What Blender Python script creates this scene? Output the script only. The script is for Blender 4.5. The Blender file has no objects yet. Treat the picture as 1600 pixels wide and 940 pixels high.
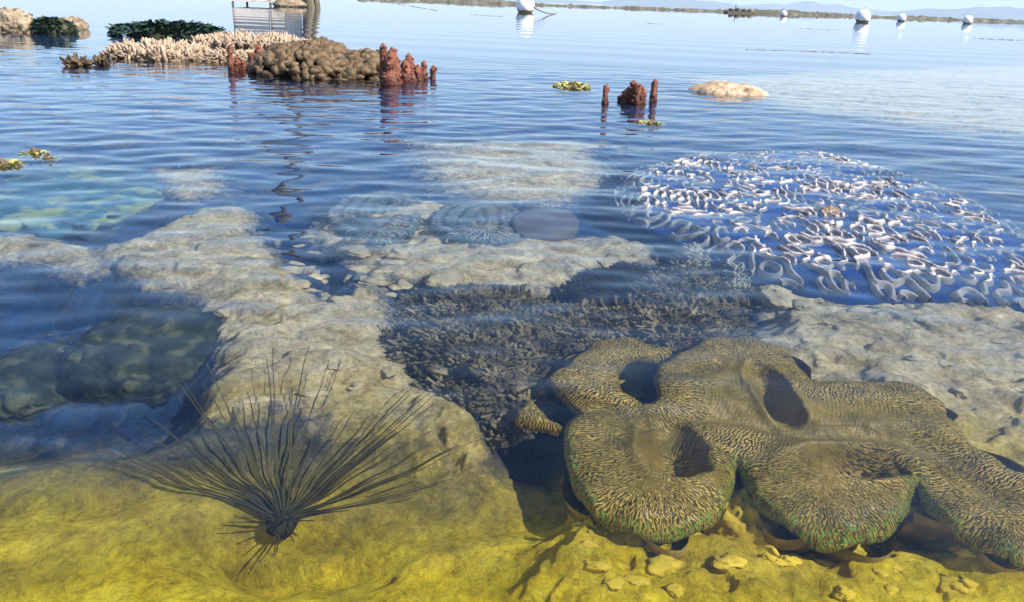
import bpy, bmesh, math, random
import numpy as np
from mathutils import Vector, Matrix, Quaternion

random.seed(7)
RS = np.random.RandomState(7)
S = bpy.context.scene
C = S.collection
R = math.radians

# ------------------------------------------------------------------ camera, sky, sun, exposure
CAM_H, PITCH, ROLL, FPX = 1.0, 20.5, 2.05, 1256.0
cam = bpy.data.cameras.new('camera')
cam_o = bpy.data.objects.new('camera', cam)
C.objects.link(cam_o)
cam.sensor_width = 36.0
cam.lens = 36.0 * FPX / 1600.0
cam.clip_start, cam.clip_end = 0.05, 40000.0
CAM_M = (Matrix.Translation((0, 0, CAM_H)) @ Matrix.Rotation(R(90 - PITCH), 4, 'X')
         @ Matrix.Rotation(R(ROLL), 4, 'Z'))
cam_o.matrix_world = CAM_M
S.camera = cam_o

SUN_EL, SUN_AZ = 46.0, 118.0          # azimuth from +Y (away from the camera) towards +X
world = bpy.data.worlds.new('World')
S.world = world
world.use_nodes = True
_wn, _wl = world.node_tree.nodes, world.node_tree.links
sky = _wn.new('ShaderNodeTexSky')
sky.sky_type = 'NISHITA'
sky.sun_disc = False
sky.sun_elevation, sky.sun_rotation = R(SUN_EL), R(SUN_AZ)
sky.air_density, sky.dust_density, sky.ozone_density = 1.15, 0.35, 9.0
_wl.new(sky.outputs[0], _wn['Background'].inputs[0])
_wn['Background'].inputs[1].default_value = 0.105

sun = bpy.data.lights.new('sun', 'SUN')
sun.energy, sun.angle, sun.color = 5.0, R(0.5), (1.0, 0.91, 0.77)
sun.cycles.is_caustics_light = True
sun_o = bpy.data.objects.new('sun', sun)
C.objects.link(sun_o)
_sd = Vector((math.sin(R(SUN_AZ)) * math.cos(R(SUN_EL)), math.cos(R(SUN_AZ)) * math.cos(R(SUN_EL)), math.sin(R(SUN_EL))))
sun_o.rotation_euler = _sd.to_track_quat('Z', 'Y').to_euler()

S.view_settings.view_transform = 'Standard'
S.view_settings.look = 'None'
S.view_settings.gamma = 1.0
S.view_settings.use_curve_mapping = False
S.view_settings.exposure = 1.05
S.cycles.max_bounces = 10
S.cycles.transmission_bounces = 6
S.cycles.transparent_max_bounces = 8
S.cycles.volume_bounces = 1
S.cycles.sample_clamp_indirect = 6.0

# ------------------------------------------------------------------ numbers: pixels of the photo to points, noise
_M3 = np.array(CAM_M.to_3x3())


def at(px, py, z=0.0):
    """Point(s) at height z seen at photo pixel (px, py); under water the view ray is bent at z = 0."""
    px, py, z = np.broadcast_arrays(np.asarray(px, float), np.asarray(py, float), np.asarray(z, float))
    d = np.stack([px - 800.0, 470.0 - py, np.full(px.shape, -FPX)], -1) @ _M3.T
    d /= np.linalg.norm(d, axis=-1, keepdims=True)
    o = np.array([0, 0, CAM_H])
    dz = np.minimum(d[..., 2], -1e-4)
    t = (np.maximum(z, 0) - CAM_H) / dz
    p = o + d * t[..., None]
    k = 1 / 1.33
    h = d[..., :2] * k
    rz = np.sqrt(np.maximum(1 - (h ** 2).sum(-1), 1e-6))
    t2 = np.maximum(-z, 0) / rz
    p[..., :2] += h * t2[..., None]
    p[..., 2] = z
    return p


def at1(px, py, z=0.0):
    return Vector(at(px, py, z).tolist())


def ppm(px, py, z=0.0):
    """pixels per metre at that point"""
    p = at(px, py, z)
    return FPX / np.linalg.norm(p - np.array([0, 0, CAM_H]))


def _hash(ix, iy, seed):
    n = (ix.astype(np.int64) * 374761393 + iy.astype(np.int64) * 668265263 + seed * 974634321) & 0xFFFFFFFF
    n = ((n ^ (n >> 13)) * 1274126177) & 0xFFFFFFFF
    n = ((n ^ (n >> 16)) * 2246822519) & 0xFFFFFFFF
    return (n ^ (n >> 15)) / 4294967295.0


def vn(x, y, seed=0):
    x, y = np.asarray(x, float), np.asarray(y, float)
    ix, iy = np.floor(x), np.floor(y)
    fx, fy = x - ix, y - iy
    fx, fy = fx * fx * fx * (fx * (fx * 6 - 15) + 10), fy * fy * fy * (fy * (fy * 6 - 15) + 10)
    a, b = _hash(ix, iy, seed), _hash(ix + 1, iy, seed)
    c, d = _hash(ix, iy + 1, seed), _hash(ix + 1, iy + 1, seed)
    return (a + (b - a) * fx) * (1 - fy) + (c + (d - c) * fx) * fy


def fbm(x, y, seed=0, oct=4, gain=0.5):
    s, a, t = 0.0, 1.0, 0.0
    for k in range(oct):
        s = s + a * (vn(x * 2 ** k + 17.3 * k, y * 2 ** k - 9.1 * k, seed + k) - 0.5)
        t += a
        a *= gain
    return 2 * s / t


def sstep(a, b, x):
    t = np.clip((x - a) / (b - a), 0, 1)
    return t * t * (3 - 2 * t)


def poly_sd(x, y, poly):
    """signed distance (positive inside) and nearest point on a closed polygon, for flat arrays"""
    poly = np.asarray(poly, float)
    a, b = poly, np.roll(poly, -1, 0)
    best = np.full(x.shape, 1e9)
    nx, ny = np.zeros_like(x), np.zeros_like(x)
    inside = np.zeros(x.shape, bool)
    for (ax, ay), (bx, by) in zip(a, b):
        ex, ey = bx - ax, by - ay
        t = np.clip(((x - ax) * ex + (y - ay) * ey) / (ex * ex + ey * ey + 1e-12), 0, 1)
        qx, qy = ax + t * ex, ay + t * ey
        d = np.hypot(x - qx, y - qy)
        m = d < best
        best = np.where(m, d, best)
        nx, ny = np.where(m, qx, nx), np.where(m, qy, ny)
        cond = (ay > y) != (by > y)
        with np.errstate(divide='ignore', invalid='ignore'):
            xi = (bx - ax) * (y - ay) / (by - ay if by != ay else 1e-12) + ax
        inside ^= cond & (x < xi)
    return np.where(inside, best, -best), nx, ny


def smooth_poly(pts, n=200, closed=True):
    """Catmull-Rom through the points, n samples"""
    p = np.asarray(pts, float)
    m = len(p)
    t = np.linspace(0, m if closed else m - 1, n, endpoint=not closed)
    i = np.floor(t).astype(int)
    if not closed:
        i = np.minimum(i, m - 2)
    f = (t - i)[:, None]
    g = (lambda k: p[(i + k) % m]) if closed else (lambda k: p[np.clip(i + k, 0, m - 1)])
    p0, p1, p2, p3 = g(-1), g(0), g(1), g(2)
    return 0.5 * (2 * p1 + (p2 - p0) * f + (2 * p0 - 5 * p1 + 4 * p2 - p3) * f ** 2 + (3 * p1 - p0 - 3 * p2 + p3) * f ** 3)


# ------------------------------------------------------------------ mesh building
class MB:
    """collects pieces of ONE mesh"""
    def __init__(self):
        self.v, self.f, self.n = [], [], 0

    def add(self, v, f):
        v = np.asarray(v, float).reshape(-1, 3)
        f = np.asarray(f)
        self.v.append(v)
        self.f.append(f + self.n)
        self.n += len(v)
        return self

    def build(self, name, mat, parent=None, smooth=True, attrs=None, loc=None):
        V = np.concatenate(self.v)
        o = np.array(parent.location) if parent is not None else np.array(loc if loc is not None else (0, 0, 0))
        if parent is not None and parent.parent is not None:
            o = o + np.array(parent.parent.location)
        me = bpy.data.meshes.new(name)
        nl = sum(f.size for f in self.f)
        npoly = sum(len(f) for f in self.f)
        me.vertices.add(len(V))
        me.vertices.foreach_set('co', (V - o).astype(np.float32).ravel())
        me.loops.add(nl)
        me.polygons.add(npoly)
        li = np.concatenate([f.ravel() for f in self.f]).astype(np.int32)
        cnt = np.concatenate([np.full(len(f), f.shape[1]) for f in self.f])
        st = np.concatenate([[0], np.cumsum(cnt)[:-1]]).astype(np.int32)
        me.loops.foreach_set('vertex_index', li)
        me.polygons.foreach_set('loop_start', st)
        me.update(calc_edges=True)
        me.validate()
        me.polygons.foreach_set('use_smooth', np.full(len(me.polygons), smooth))
        for k, a in (attrs or {}).items():
            at_ = me.attributes.new(k, 'FLOAT', 'POINT')
            at_.data.foreach_set('value', np.asarray(a, np.float32).ravel())
        me.materials.append(mat)
        ob = bpy.data.objects.new(name, me)
        C.objects.link(ob)
        if parent is not None:
            ob.parent = parent
        else:
            ob.location = o
        ob.cycles.is_caustics_receiver = True
        return ob


def tag(o, label=None, cat=None, group=None, kind=None):
    for k, v in (('label', label), ('category', cat), ('group', group), ('kind', kind)):
        if v:
            o[k] = v
    return o


def thing(name, loc, label, cat, group=None):
    o = bpy.data.objects.new(name, None)
    o.empty_display_size = 0.1
    o.location = loc
    C.objects.link(o)
    return tag(o, label, cat, group)


def grid_faces(nx, ny):
    i = np.arange(ny * nx).reshape(ny, nx)
    return np.stack([i[:-1, :-1], i[:-1, 1:], i[1:, 1:], i[1:, :-1]], -1).reshape(-1, 4)


def tubes(P, rad, sides=6, cap=True, rough=0.0, seed=1):
    """P (N, K, 3) centre lines, rad (N, K): tapered tubes, all in one array"""
    P, rad = np.asarray(P, float), np.asarray(rad, float)
    N, K = P.shape[:2]
    T = np.gradient(P, axis=1)
    T /= np.linalg.norm(T, axis=-1, keepdims=True) + 1e-9
    up = np.where(np.abs(T[..., 2:3]) > 0.9, np.array([1.0, 0, 0]), np.array([0, 0, 1.0]))
    A = np.cross(T, up)
    A /= np.linalg.norm(A, axis=-1, keepdims=True) + 1e-9
    B = np.cross(T, A)
    th = np.arange(sides) * 2 * math.pi / sides
    r = np.repeat(rad[..., None], sides, -1)
    if rough:
        r = r * (1 + rough * np.random.RandomState(seed).uniform(-1, 1, r.shape))
    V = P[:, :, None] + r[..., None] * (A[:, :, None] * np.cos(th)[:, None] + B[:, :, None] * np.sin(th)[:, None])
    base = (np.arange(N) * K * sides)[:, None, None]
    k = np.arange(K - 1)[None, :, None] * sides
    s = np.arange(sides)[None, None, :]
    s2 = (s + 1) % sides
    F = np.stack([base + k + s, base + k + s2, base + k + sides + s2, base + k + sides + s], -1).reshape(-1, 4)
    V = V.reshape(-1, 3)
    fs = [F]
    if cap:
        tip = len(V) + np.arange(N)
        tv = P[:, -1] + T[:, -1] * rad[:, -1:] * 0.8
        b = (np.arange(N) * K * sides + (K - 1) * sides)[:, None]
        ss = np.arange(sides)[None]
        tri = np.stack([b + ss, b + (ss + 1) % sides, np.broadcast_to(tip[:, None], (N, sides))], -1).reshape(-1, 3)
        V = np.concatenate([V, tv])
        fs.append(tri)
    return V, fs


def add_tubes(mb, *a, **k):
    V, fs = tubes(*a, **k)
    n = mb.n
    mb.v.append(V)
    for f in fs:
        mb.f.append(f + n)
    mb.n += len(V)
    return mb


_ico = {}


def ico(sub):
    if sub not in _ico:
        bm = bmesh.new()
        bmesh.ops.create_icosphere(bm, subdivisions=sub, radius=1.0)
        bm.verts.ensure_lookup_table()
        _ico[sub] = (np.array([v.co[:] for v in bm.verts]), np.array([[v.index for v in f.verts] for f in bm.faces]))
        bm.free()
    return _ico[sub]


def n3(p, s, seed):
    return (fbm(p[:, 0] * s + p[:, 2] * s * 0.7, p[:, 1] * s - p[:, 2] * s * 0.6, seed)
            + fbm(p[:, 2] * s + 5, (p[:, 0] + p[:, 1]) * s, seed + 9)) * 0.7


def blob(mb, c, r, sub=3, amp=0.18, freq=1.6, seed=1, flat=0.0, grit=0.0):
    v, f = ico(sub)
    r = np.asarray(r, float) * np.ones(3)
    k = 1 + amp * n3(v + seed * 3.17, freq, seed) + amp * 0.4 * n3(v - seed, freq * 3, seed + 3)
    if grit:
        k = k + grit * (np.abs(n3(v + seed, 5, seed + 7)) * 1.6 - 0.4) + grit * 0.6 * n3(v - seed, 14, seed + 8)
    return mb.add(np.asarray(c) + v * k[:, None] * r, f)


def box(mb, lo, hi, M=None):
    v = np.array([[x, y, z] for z in (lo[2], hi[2]) for y in (lo[1], hi[1]) for x in (lo[0], hi[0])], float)
    if M is not None:
        v = v @ np.array(M.to_3x3()).T + np.array(M.translation)
    return mb.add(v, [[0, 2, 3, 1], [4, 5, 7, 6], [0, 1, 5, 4], [2, 6, 7, 3], [0, 4, 6, 2], [1, 3, 7, 5]])


# ------------------------------------------------------------------ materials
def ramp(N, stops):
    n = N.new('ShaderNodeValToRGB')
    e = n.color_ramp.elements
    while len(e) < len(stops):
        e.new(0.5)
    for k, (p, c) in enumerate(stops):
        e[k].position = p
        e[k].color = (*c, 1) if len(c) == 3 else c
    return n


def math_n(N, L, op, a, b=None, clamp=False):
    n = N.new('ShaderNodeMath')
    n.operation = op
    n.use_clamp = clamp
    for k, v in enumerate((a, b)):
        if v is None:
            continue
        if isinstance(v, (int, float)):
            n.inputs[k].default_value = v
        else:
            L.new(v, n.inputs[k])
    return n.outputs[0]


def surf(name, stops, scale=6.0, detail=6.0, rough=0.8, bump=0.4, bscale=40.0, bdist=0.01, spec=0.25, dist=0.4, coord='Object', stretch=None, sss=0.0, wet=False):
    m = bpy.data.materials.new(name)
    m.use_nodes = True
    N, L = m.node_tree.nodes, m.node_tree.links
    b = N['Principled BSDF']
    tc = N.new('ShaderNodeTexCoord')
    src = tc.outputs[coord]
    if stretch:
        mp = N.new('ShaderNodeMapping')
        mp.inputs['Scale'].default_value = stretch
        L.new(src, mp.inputs[0])
        src = mp.outputs[0]
    n1 = N.new('ShaderNodeTexNoise')
    n1.inputs['Scale'].default_value = scale
    n1.inputs['Detail'].default_value = detail
    n1.inputs['Distortion'].default_value = dist
    L.new(src, n1.inputs['Vector'])
    r = ramp(N, stops)
    L.new(n1.outputs['Fac'], r.inputs[0])
    L.new(r.outputs[0], b.inputs['Base Color'])
    b.inputs['Roughness'].default_value = rough
    if wet:      # the soaked band the falling tide has left just above the sea
        gz = N.new('ShaderNodeSeparateXYZ')
        L.new(N.new('ShaderNodeNewGeometry').outputs['Position'], gz.inputs[0])
        n3_ = N.new('ShaderNodeTexNoise')
        n3_.inputs['Scale'].default_value = 6
        L.new(src, n3_.inputs['Vector'])
        f = N.new('ShaderNodeMapRange')
        f.inputs['From Min'].default_value, f.inputs['From Max'].default_value = 0.03, 0.13
        L.new(math_n(N, L, 'ADD', gz.outputs[2], math_n(N, L, 'MULTIPLY', math_n(N, L, 'SUBTRACT', n3_.outputs['Fac'], 0.5), 0.12)), f.inputs['Value'])
        dk = N.new('ShaderNodeMix')
        dk.data_type, dk.blend_type = 'RGBA', 'MULTIPLY'
        ia, ib = [i for i in dk.inputs if i.type == 'RGBA']
        L.new(math_n(N, L, 'SUBTRACT', 1.0, f.outputs[0]), dk.inputs['Factor'])
        L.new(r.outputs[0], ia)
        ib.default_value = (0.50, 0.47, 0.44, 1)
        L.new([o for o in dk.outputs if o.type == 'RGBA'][0], b.inputs['Base Color'])
        rr = N.new('ShaderNodeMapRange')
        rr.inputs['To Min'].default_value, rr.inputs['To Max'].default_value = 0.22, rough
        L.new(f.outputs[0], rr.inputs['Value'])
        L.new(rr.outputs[0], b.inputs['Roughness'])
    b.inputs['Specular IOR Level'].default_value = spec
    if sss:
        b.inputs['Subsurface Weight'].default_value = sss
        b.inputs['Subsurface Scale'].default_value = 0.02
    if bump:
        n2 = N.new('ShaderNodeTexNoise')
        n2.inputs['Scale'].default_value = bscale
        n2.inputs['Detail'].default_value = 5
        L.new(src, n2.inputs['Vector'])
        bp = N.new('ShaderNodeBump')
        bp.inputs['Strength'].default_value = bump
        bp.inputs['Distance'].default_value = bdist
        L.new(n2.outputs['Fac'], bp.inputs['Height'])
        L.new(bp.outputs[0], b.inputs['Normal'])
    return m


M = {}
M['rock'] = surf('reef_rock', [(0.32, (0.08, 0.06, 0.04)), (0.48, (0.22, 0.17, 0.11)), (0.62, (0.36, 0.29, 0.20))], 8, 10, 0.85, 0.9, 24, 0.04, wet=True)
M['dark_rock'] = surf('algae_rock', [(0.36, (0.005, 0.010, 0.007)), (0.52, (0.017, 0.025, 0.012)), (0.64, (0.075, 0.075, 0.035))], 11, 14, 0.85, 0.8, 14, 0.03)
M['teal_rock'] = surf('mound_coral', [(0.35, (0.03, 0.07, 0.085)), (0.50, (0.016, 0.085, 0.13)), (0.62, (0.20, 0.24, 0.12))], 5.5, 8, 0.85, 0.6, 20, 0.02)
M['pale_rock'] = surf('pale_rubble', [(0.3, (0.22, 0.17, 0.10)), (0.5, (0.42, 0.34, 0.21)), (0.7, (0.56, 0.47, 0.32))], 7, 8, 0.85, 0.7, 25, 0.02)
M['golden_rock'] = surf('golden_rubble', [(0.3, (0.30, 0.20, 0.02)), (0.5, (0.58, 0.41, 0.035)), (0.7, (0.74, 0.56, 0.10))], 7, 8, 0.85, 0.7, 25, 0.02)
M['cream_coral'] = surf('cream_coral', [(0.3, (0.26, 0.185, 0.12)), (0.6, (0.44, 0.34, 0.245))], 18, 6, 0.7, 0.4, 70, 0.006, wet=True)
M['plate'] = surf('tan_plate', [(0.32, (0.20, 0.135, 0.08)), (0.5, (0.36, 0.265, 0.175)), (0.66, (0.47, 0.375, 0.27))], 9, 8, 0.75, 0.6, 40, 0.012)
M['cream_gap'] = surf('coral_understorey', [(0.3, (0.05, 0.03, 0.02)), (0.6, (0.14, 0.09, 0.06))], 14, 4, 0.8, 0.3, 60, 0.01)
M['brown_coral'] = surf('brown_soft_coral', [(0.34, (0.05, 0.033, 0.016)), (0.62, (0.165, 0.11, 0.062))], 12, 8, 0.6, 0.7, 70, 0.012, wet=True)
M['red_coral'] = surf('red_sponge', [(0.3, (0.08, 0.028, 0.018)), (0.64, (0.25, 0.092, 0.058))], 16, 8, 0.7, 0.8, 60, 0.02, wet=True)
M['green_weed'] = surf('dark_green_weed', [(0.3, (0.008, 0.022, 0.016)), (0.65, (0.035, 0.065, 0.04))], 10, 4, 0.45, 0.2, 60, 0.004)
M['yellow_weed'] = surf('yellow_weed', [(0.3, (0.10, 0.11, 0.03)), (0.65, (0.45, 0.40, 0.14))], 14, 4, 0.6, 0.3, 60, 0.004)
M['thicket'] = surf('branch_coral', [(0.34, (0.03, 0.024, 0.014)), (0.5, (0.105, 0.080, 0.045)), (0.66, (0.27, 0.21, 0.125))], 11, 10, 0.7, 0.3, 70, 0.004)
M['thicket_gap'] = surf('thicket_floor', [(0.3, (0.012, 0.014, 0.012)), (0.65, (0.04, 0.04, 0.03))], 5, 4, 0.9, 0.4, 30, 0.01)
M['pale_bush'] = surf('pale_bush_coral', [(0.3, (0.24, 0.22, 0.16)), (0.65, (0.50, 0.46, 0.36))], 9, 5, 0.7, 0.3, 60, 0.004)
M['urchin'] = surf('urchin_black', [(0.3, (0.012, 0.010, 0.006)), (0.65, (0.035, 0.028, 0.014))], 20, 3, 0.8, 0.6, 60, 0.01, spec=0.1)
M['spine'] = surf('urchin_spine', [(0.3, (0.022, 0.018, 0.006)), (0.65, (0.075, 0.06, 0.02))], 8, 3, 0.6, 0, spec=0.2)
M['ridge_base'] = surf('ridged_coral_base', [(0.3, (0.001, 0.018, 0.10)), (0.65, (0.003, 0.045, 0.23))], 8, 5, 0.7, 0.4, 40, 0.01)  # blue of the water and mirrored sky put into the coral colour
M['ridge'] = surf('ridged_coral_crest', [(0.3, (0.20, 0.19, 0.20)), (0.65, (0.45, 0.41, 0.40))], 9, 5, 0.6, 0.4, 50, 0.006)
M['plum_plate'] = surf('plum_plate', [(0.3, (0.06, 0.06, 0.08)), (0.65, (0.13, 0.12, 0.13))], 6, 5, 0.7, 0.4, 40, 0.006)
M['shell'] = surf('clam_shell', [(0.3, (0.16, 0.115, 0.025)), (0.5, (0.34, 0.25, 0.06)), (0.7, (0.50, 0.39, 0.14))], 9, 7, 0.7, 0.7, 22, 0.02)
M['buoy'] = surf('buoy_plastic', [(0.30, (0.42, 0.39, 0.32)), (0.46, (0.74, 0.72, 0.67)), (0.6, (0.84, 0.83, 0.80))], 2.2, 8, 0.4, 0.05, 10, 0.01, spec=0.4)
M['buoy_foul'] = surf('buoy_growth', [(0.3, (0.12, 0.09, 0.03)), (0.6, (0.30, 0.22, 0.09))], 8, 4, 0.8, 0.5, 20, 0.03)
M['rope'] = surf('rope', [(0.3, (0.10, 0.09, 0.08)), (0.6, (0.22, 0.19, 0.15))], 8, 4, 0.9, 0)
M['timber'] = surf('timber', [(0.3, (0.06, 0.055, 0.035)), (0.6, (0.17, 0.14, 0.09))], 3, 6, 0.85, 0.4, 12, 0.02, stretch=(4, 4, 0.4))
M['stilt'] = surf('bleached_timber', [(0.3, (0.16, 0.14, 0.11)), (0.6, (0.30, 0.27, 0.22))], 3, 6, 0.85, 0.4, 12, 0.02)
M['hut_wall'] = surf('woven_wall', [(0.3, (0.44, 0.40, 0.34)), (0.6, (0.64, 0.60, 0.54))], 4, 6, 0.85, 0.4, 14, 0.02)
M['thatch'] = surf('thatch', [(0.3, (0.16, 0.12, 0.07)), (0.6, (0.36, 0.29, 0.18))], 3, 6, 0.9, 0.8, 14, 0.05, stretch=(1, 1, 6))
M['breakwater'] = surf('breakwater_stone', [(0.3, (0.05, 0.05, 0.035)), (0.5, (0.11, 0.105, 0.075)), (0.7, (0.20, 0.18, 0.14))], 0.6, 8, 0.9, 0.8, 2, 0.3)
M['hill'] = surf('hill_forest', [(0.3, (0.04, 0.07, 0.03)), (0.6, (0.08, 0.11, 0.05))], 0.004, 8, 0.95, 0)


def mixc(N, L, fac, a, b):
    n = N.new('ShaderNodeMix')
    n.data_type = 'RGBA'
    n.clamp_factor = True
    L.new(fac, n.inputs['Factor'])
    for k, v in (('A', a), ('B', b)):
        s = [i for i in n.inputs if i.name == k and i.type == 'RGBA'][0]
        if isinstance(v, tuple):
            s.default_value = (*v, 1)
        else:
            L.new(v, s)
    return [o for o in n.outputs if o.type == 'RGBA'][0]


def seabed_material():
    m = bpy.data.materials.new('seabed')
    m.use_nodes = True
    N, L = m.node_tree.nodes, m.node_tree.links
    b = N['Principled BSDF']
    b.inputs['Roughness'].default_value = 0.9
    b.inputs['Specular IOR Level'].default_value = 0.15
    tc = N.new('ShaderNodeTexCoord').outputs['Object']

    def noise(sc, det=6, dist=0.3, ro=0.6):
        n = N.new('ShaderNodeTexNoise')
        n.inputs['Scale'].default_value = sc
        n.inputs['Detail'].default_value = det
        n.inputs['Roughness'].default_value = ro
        n.inputs['Distortion'].default_value = dist
        L.new(tc, n.inputs['Vector'])
        return n.outputs['Fac']
    pale = N.new('ShaderNodeAttribute')
    pale.attribute_name = 'pale'
    gold = N.new('ShaderNodeAttribute')
    gold.attribute_name = 'gold'
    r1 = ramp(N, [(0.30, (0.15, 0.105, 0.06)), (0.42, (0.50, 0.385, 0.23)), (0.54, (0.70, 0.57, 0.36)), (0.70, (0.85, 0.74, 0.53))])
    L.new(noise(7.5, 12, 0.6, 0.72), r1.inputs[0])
    r2 = ramp(N, [(0.3, (0.002, 0.020, 0.070)), (0.5, (0.005, 0.052, 0.185)), (0.66, (0.012, 0.065, 0.15))])  # deep floor: water's blue and sky reflection painted into the colour
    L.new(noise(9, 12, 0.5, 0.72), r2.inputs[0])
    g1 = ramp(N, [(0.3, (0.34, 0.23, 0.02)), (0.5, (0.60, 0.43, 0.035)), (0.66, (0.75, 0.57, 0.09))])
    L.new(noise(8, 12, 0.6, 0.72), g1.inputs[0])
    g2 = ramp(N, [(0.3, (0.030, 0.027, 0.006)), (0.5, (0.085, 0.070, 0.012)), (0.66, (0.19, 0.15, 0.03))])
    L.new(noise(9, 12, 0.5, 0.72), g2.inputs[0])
    fine = noise(26, 6, 0.6)
    gf = math_n(N, L, 'ADD', gold.outputs['Fac'], math_n(N, L, 'MULTIPLY', math_n(N, L, 'SUBTRACT', noise(4, 5), 0.5), 0.7))
    pf = math_n(N, L, 'ADD', pale.outputs['Fac'], math_n(N, L, 'MULTIPLY', math_n(N, L, 'SUBTRACT', fine, 0.5), 0.9))
    pf = math_n(N, L, 'MULTIPLY', math_n(N, L, 'SUBTRACT', pf, 0.30), 2.6, True)
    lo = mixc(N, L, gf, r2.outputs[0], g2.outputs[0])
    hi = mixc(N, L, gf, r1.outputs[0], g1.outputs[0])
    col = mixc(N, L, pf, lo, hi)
    # dark turf specks that grow on the pale rock
    sp = ramp(N, [(0.56, (0, 0, 0)), (0.66, (1, 1, 1))])
    L.new(noise(17, 10, 0.8, 0.78), sp.inputs[0])
    spf = math_n(N, L, 'MULTIPLY', sp.outputs[0], 0.7)
    col = mixc(N, L, spf, col, (0.05, 0.05, 0.035))
    # made-up yellow put into the floor colour, stronger towards the viewpoint
    g3 = ramp(N, [(0.32, (0.50, 0.34, 0.012)), (0.48, (0.80, 0.57, 0.018)), (0.64, (0.90, 0.70, 0.05))])
    L.new(noise(8, 12, 0.6, 0.72), g3.inputs[0])
    near_yellow = N.new('ShaderNodeAttribute')
    near_yellow.attribute_name = 'near_yellow'
    ff = math_n(N, L, 'ADD', near_yellow.outputs['Fac'], math_n(N, L, 'MULTIPLY', math_n(N, L, 'SUBTRACT', noise(3.5, 6, 0.6, 0.7), 0.5), 1.1), True)
    col = mixc(N, L, ff, col, g3.outputs[0])
    # coarse grit: pitted, crusted reef rock
    gr = ramp(N, [(0.34, (0.35, 0.34, 0.32)), (0.50, (1, 1, 1)), (0.66, (1.35, 1.33, 1.28))])
    L.new(noise(48, 10, 0.4, 0.8), gr.inputs[0])
    mg = N.new('ShaderNodeMix')
    mg.data_type, mg.blend_type = 'RGBA', 'MULTIPLY'
    mg.inputs['Factor'].default_value = 0.85
    ia, ib = [i for i in mg.inputs if i.type == 'RGBA']
    L.new(col, ia)
    L.new(gr.outputs[0], ib)
    col = [o for o in mg.outputs if o.type == 'RGBA'][0]
    L.new(col, b.inputs['Base Color'])
    bp = N.new('ShaderNodeBump')
    bp.inputs['Strength'].default_value = 0.9
    bp.inputs['Distance'].default_value = 0.05
    L.new(noise(24, 12, 0.6, 0.75), bp.inputs['Height'])
    L.new(bp.outputs[0], b.inputs['Normal'])
    return m


def water_material():
    m = bpy.data.materials.new('sea_water')
    m.use_nodes = True
    N, L = m.node_tree.nodes, m.node_tree.links
    N.clear()
    out = N.new('ShaderNodeOutputMaterial')
    fr = N.new('ShaderNodeFresnel')
    fr.inputs['IOR'].default_value = 1.33
    g = N.new('ShaderNodeBsdfRefraction')
    g.inputs['Roughness'].default_value = 0.0
    g.inputs['IOR'].default_value = 1.33
    g.inputs['Color'].default_value = (0.90, 0.97, 1.0, 1)
    gl = N.new('ShaderNodeBsdfGlossy')
    gl.inputs['Roughness'].default_value = 0.0
    gl.inputs['Color'].default_value = (1, 1, 1, 1)
    mx = N.new('ShaderNodeMixShader')
    L.new(fr.outputs[0], mx.inputs[0])
    L.new(g.outputs[0], mx.inputs[1])
    L.new(gl.outputs[0], mx.inputs[2])
    L.new(mx.outputs[0], out.inputs['Surface'])
    # small wind ripples beyond the reach of the modelled waves
    tc = N.new('ShaderNodeTexCoord').outputs['Object']
    mp = N.new('ShaderNodeMapping')
    mp.inputs['Scale'].default_value = (0.35, 1.0, 1.0)
    L.new(tc, mp.inputs[0])
    n = N.new('ShaderNodeTexNoise')
    n.inputs['Scale'].default_value = 3.0
    n.inputs['Detail'].default_value = 4
    L.new(mp.outputs[0], n.inputs['Vector'])
    bp = N.new('ShaderNodeBump')
    bp.inputs['Distance'].default_value = 0.02
    bp.inputs['Strength'].default_value = 0.03
    L.new(n.outputs['Fac'], bp.inputs['Height'])
    L.new(bp.outputs[0], g.inputs['Normal'])
    for n_ in (gl, fr):
        L.new(bp.outputs[0], n_.inputs['Normal'])
    return m


# ------------------------------------------------------------------ the sea surface
def spaced(y0, y1, n, k):
    t = np.linspace(0, 1, n)
    return y0 + (y1 - y0) * (np.exp(k * t) - 1) / (math.exp(k) - 1)


ws = []
_r = np.random.RandomState(11)
for k in range(46):
    Lw = math.exp(_r.uniform(math.log(0.13), math.log(1.1)))
    th = _r.normal(math.pi / 2 + 0.06, 0.52)
    ws.append((2 * math.pi / Lw * math.cos(th), 2 * math.pi / Lw * math.sin(th), _r.uniform(0, 7), 0.00085 * Lw ** 0.9 * (1.7 if 0.2 < Lw < 0.6 else 1.0), Lw))


def wave(X, Y):
    gust = 0.55 + 0.9 * np.clip(vn(X * 0.22 + 4, Y * 0.35, 5), 0, 1)
    env = (0.85 + 0.15 * sstep(2.2, 5.0, Y)) * gust
    Z = 0 * X
    dy = np.abs(np.gradient(Y, axis=0))
    for a, b, p, am, Lw in ws:
        near = 1 + (0.8 * (1 - sstep(0.15, 0.34, Lw)) - 0.15) * (1 - sstep(2.9, 4.6, Y))
        Z = Z + near * am * np.sin(a * X + b * Y + p) * (1 - sstep(0.12 * Lw, 0.3 * Lw, dy))
    Z = Z * env * (1 - 0.85 * sstep(8, 17, Y))
    # long low swell that stays far out
    Z = Z + 0.004 * np.sin(2.1 * Y + 0.3 * X + 1) * sstep(6, 12, Y) * (1 - sstep(0.5, 1.0, dy))
    return Z


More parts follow.
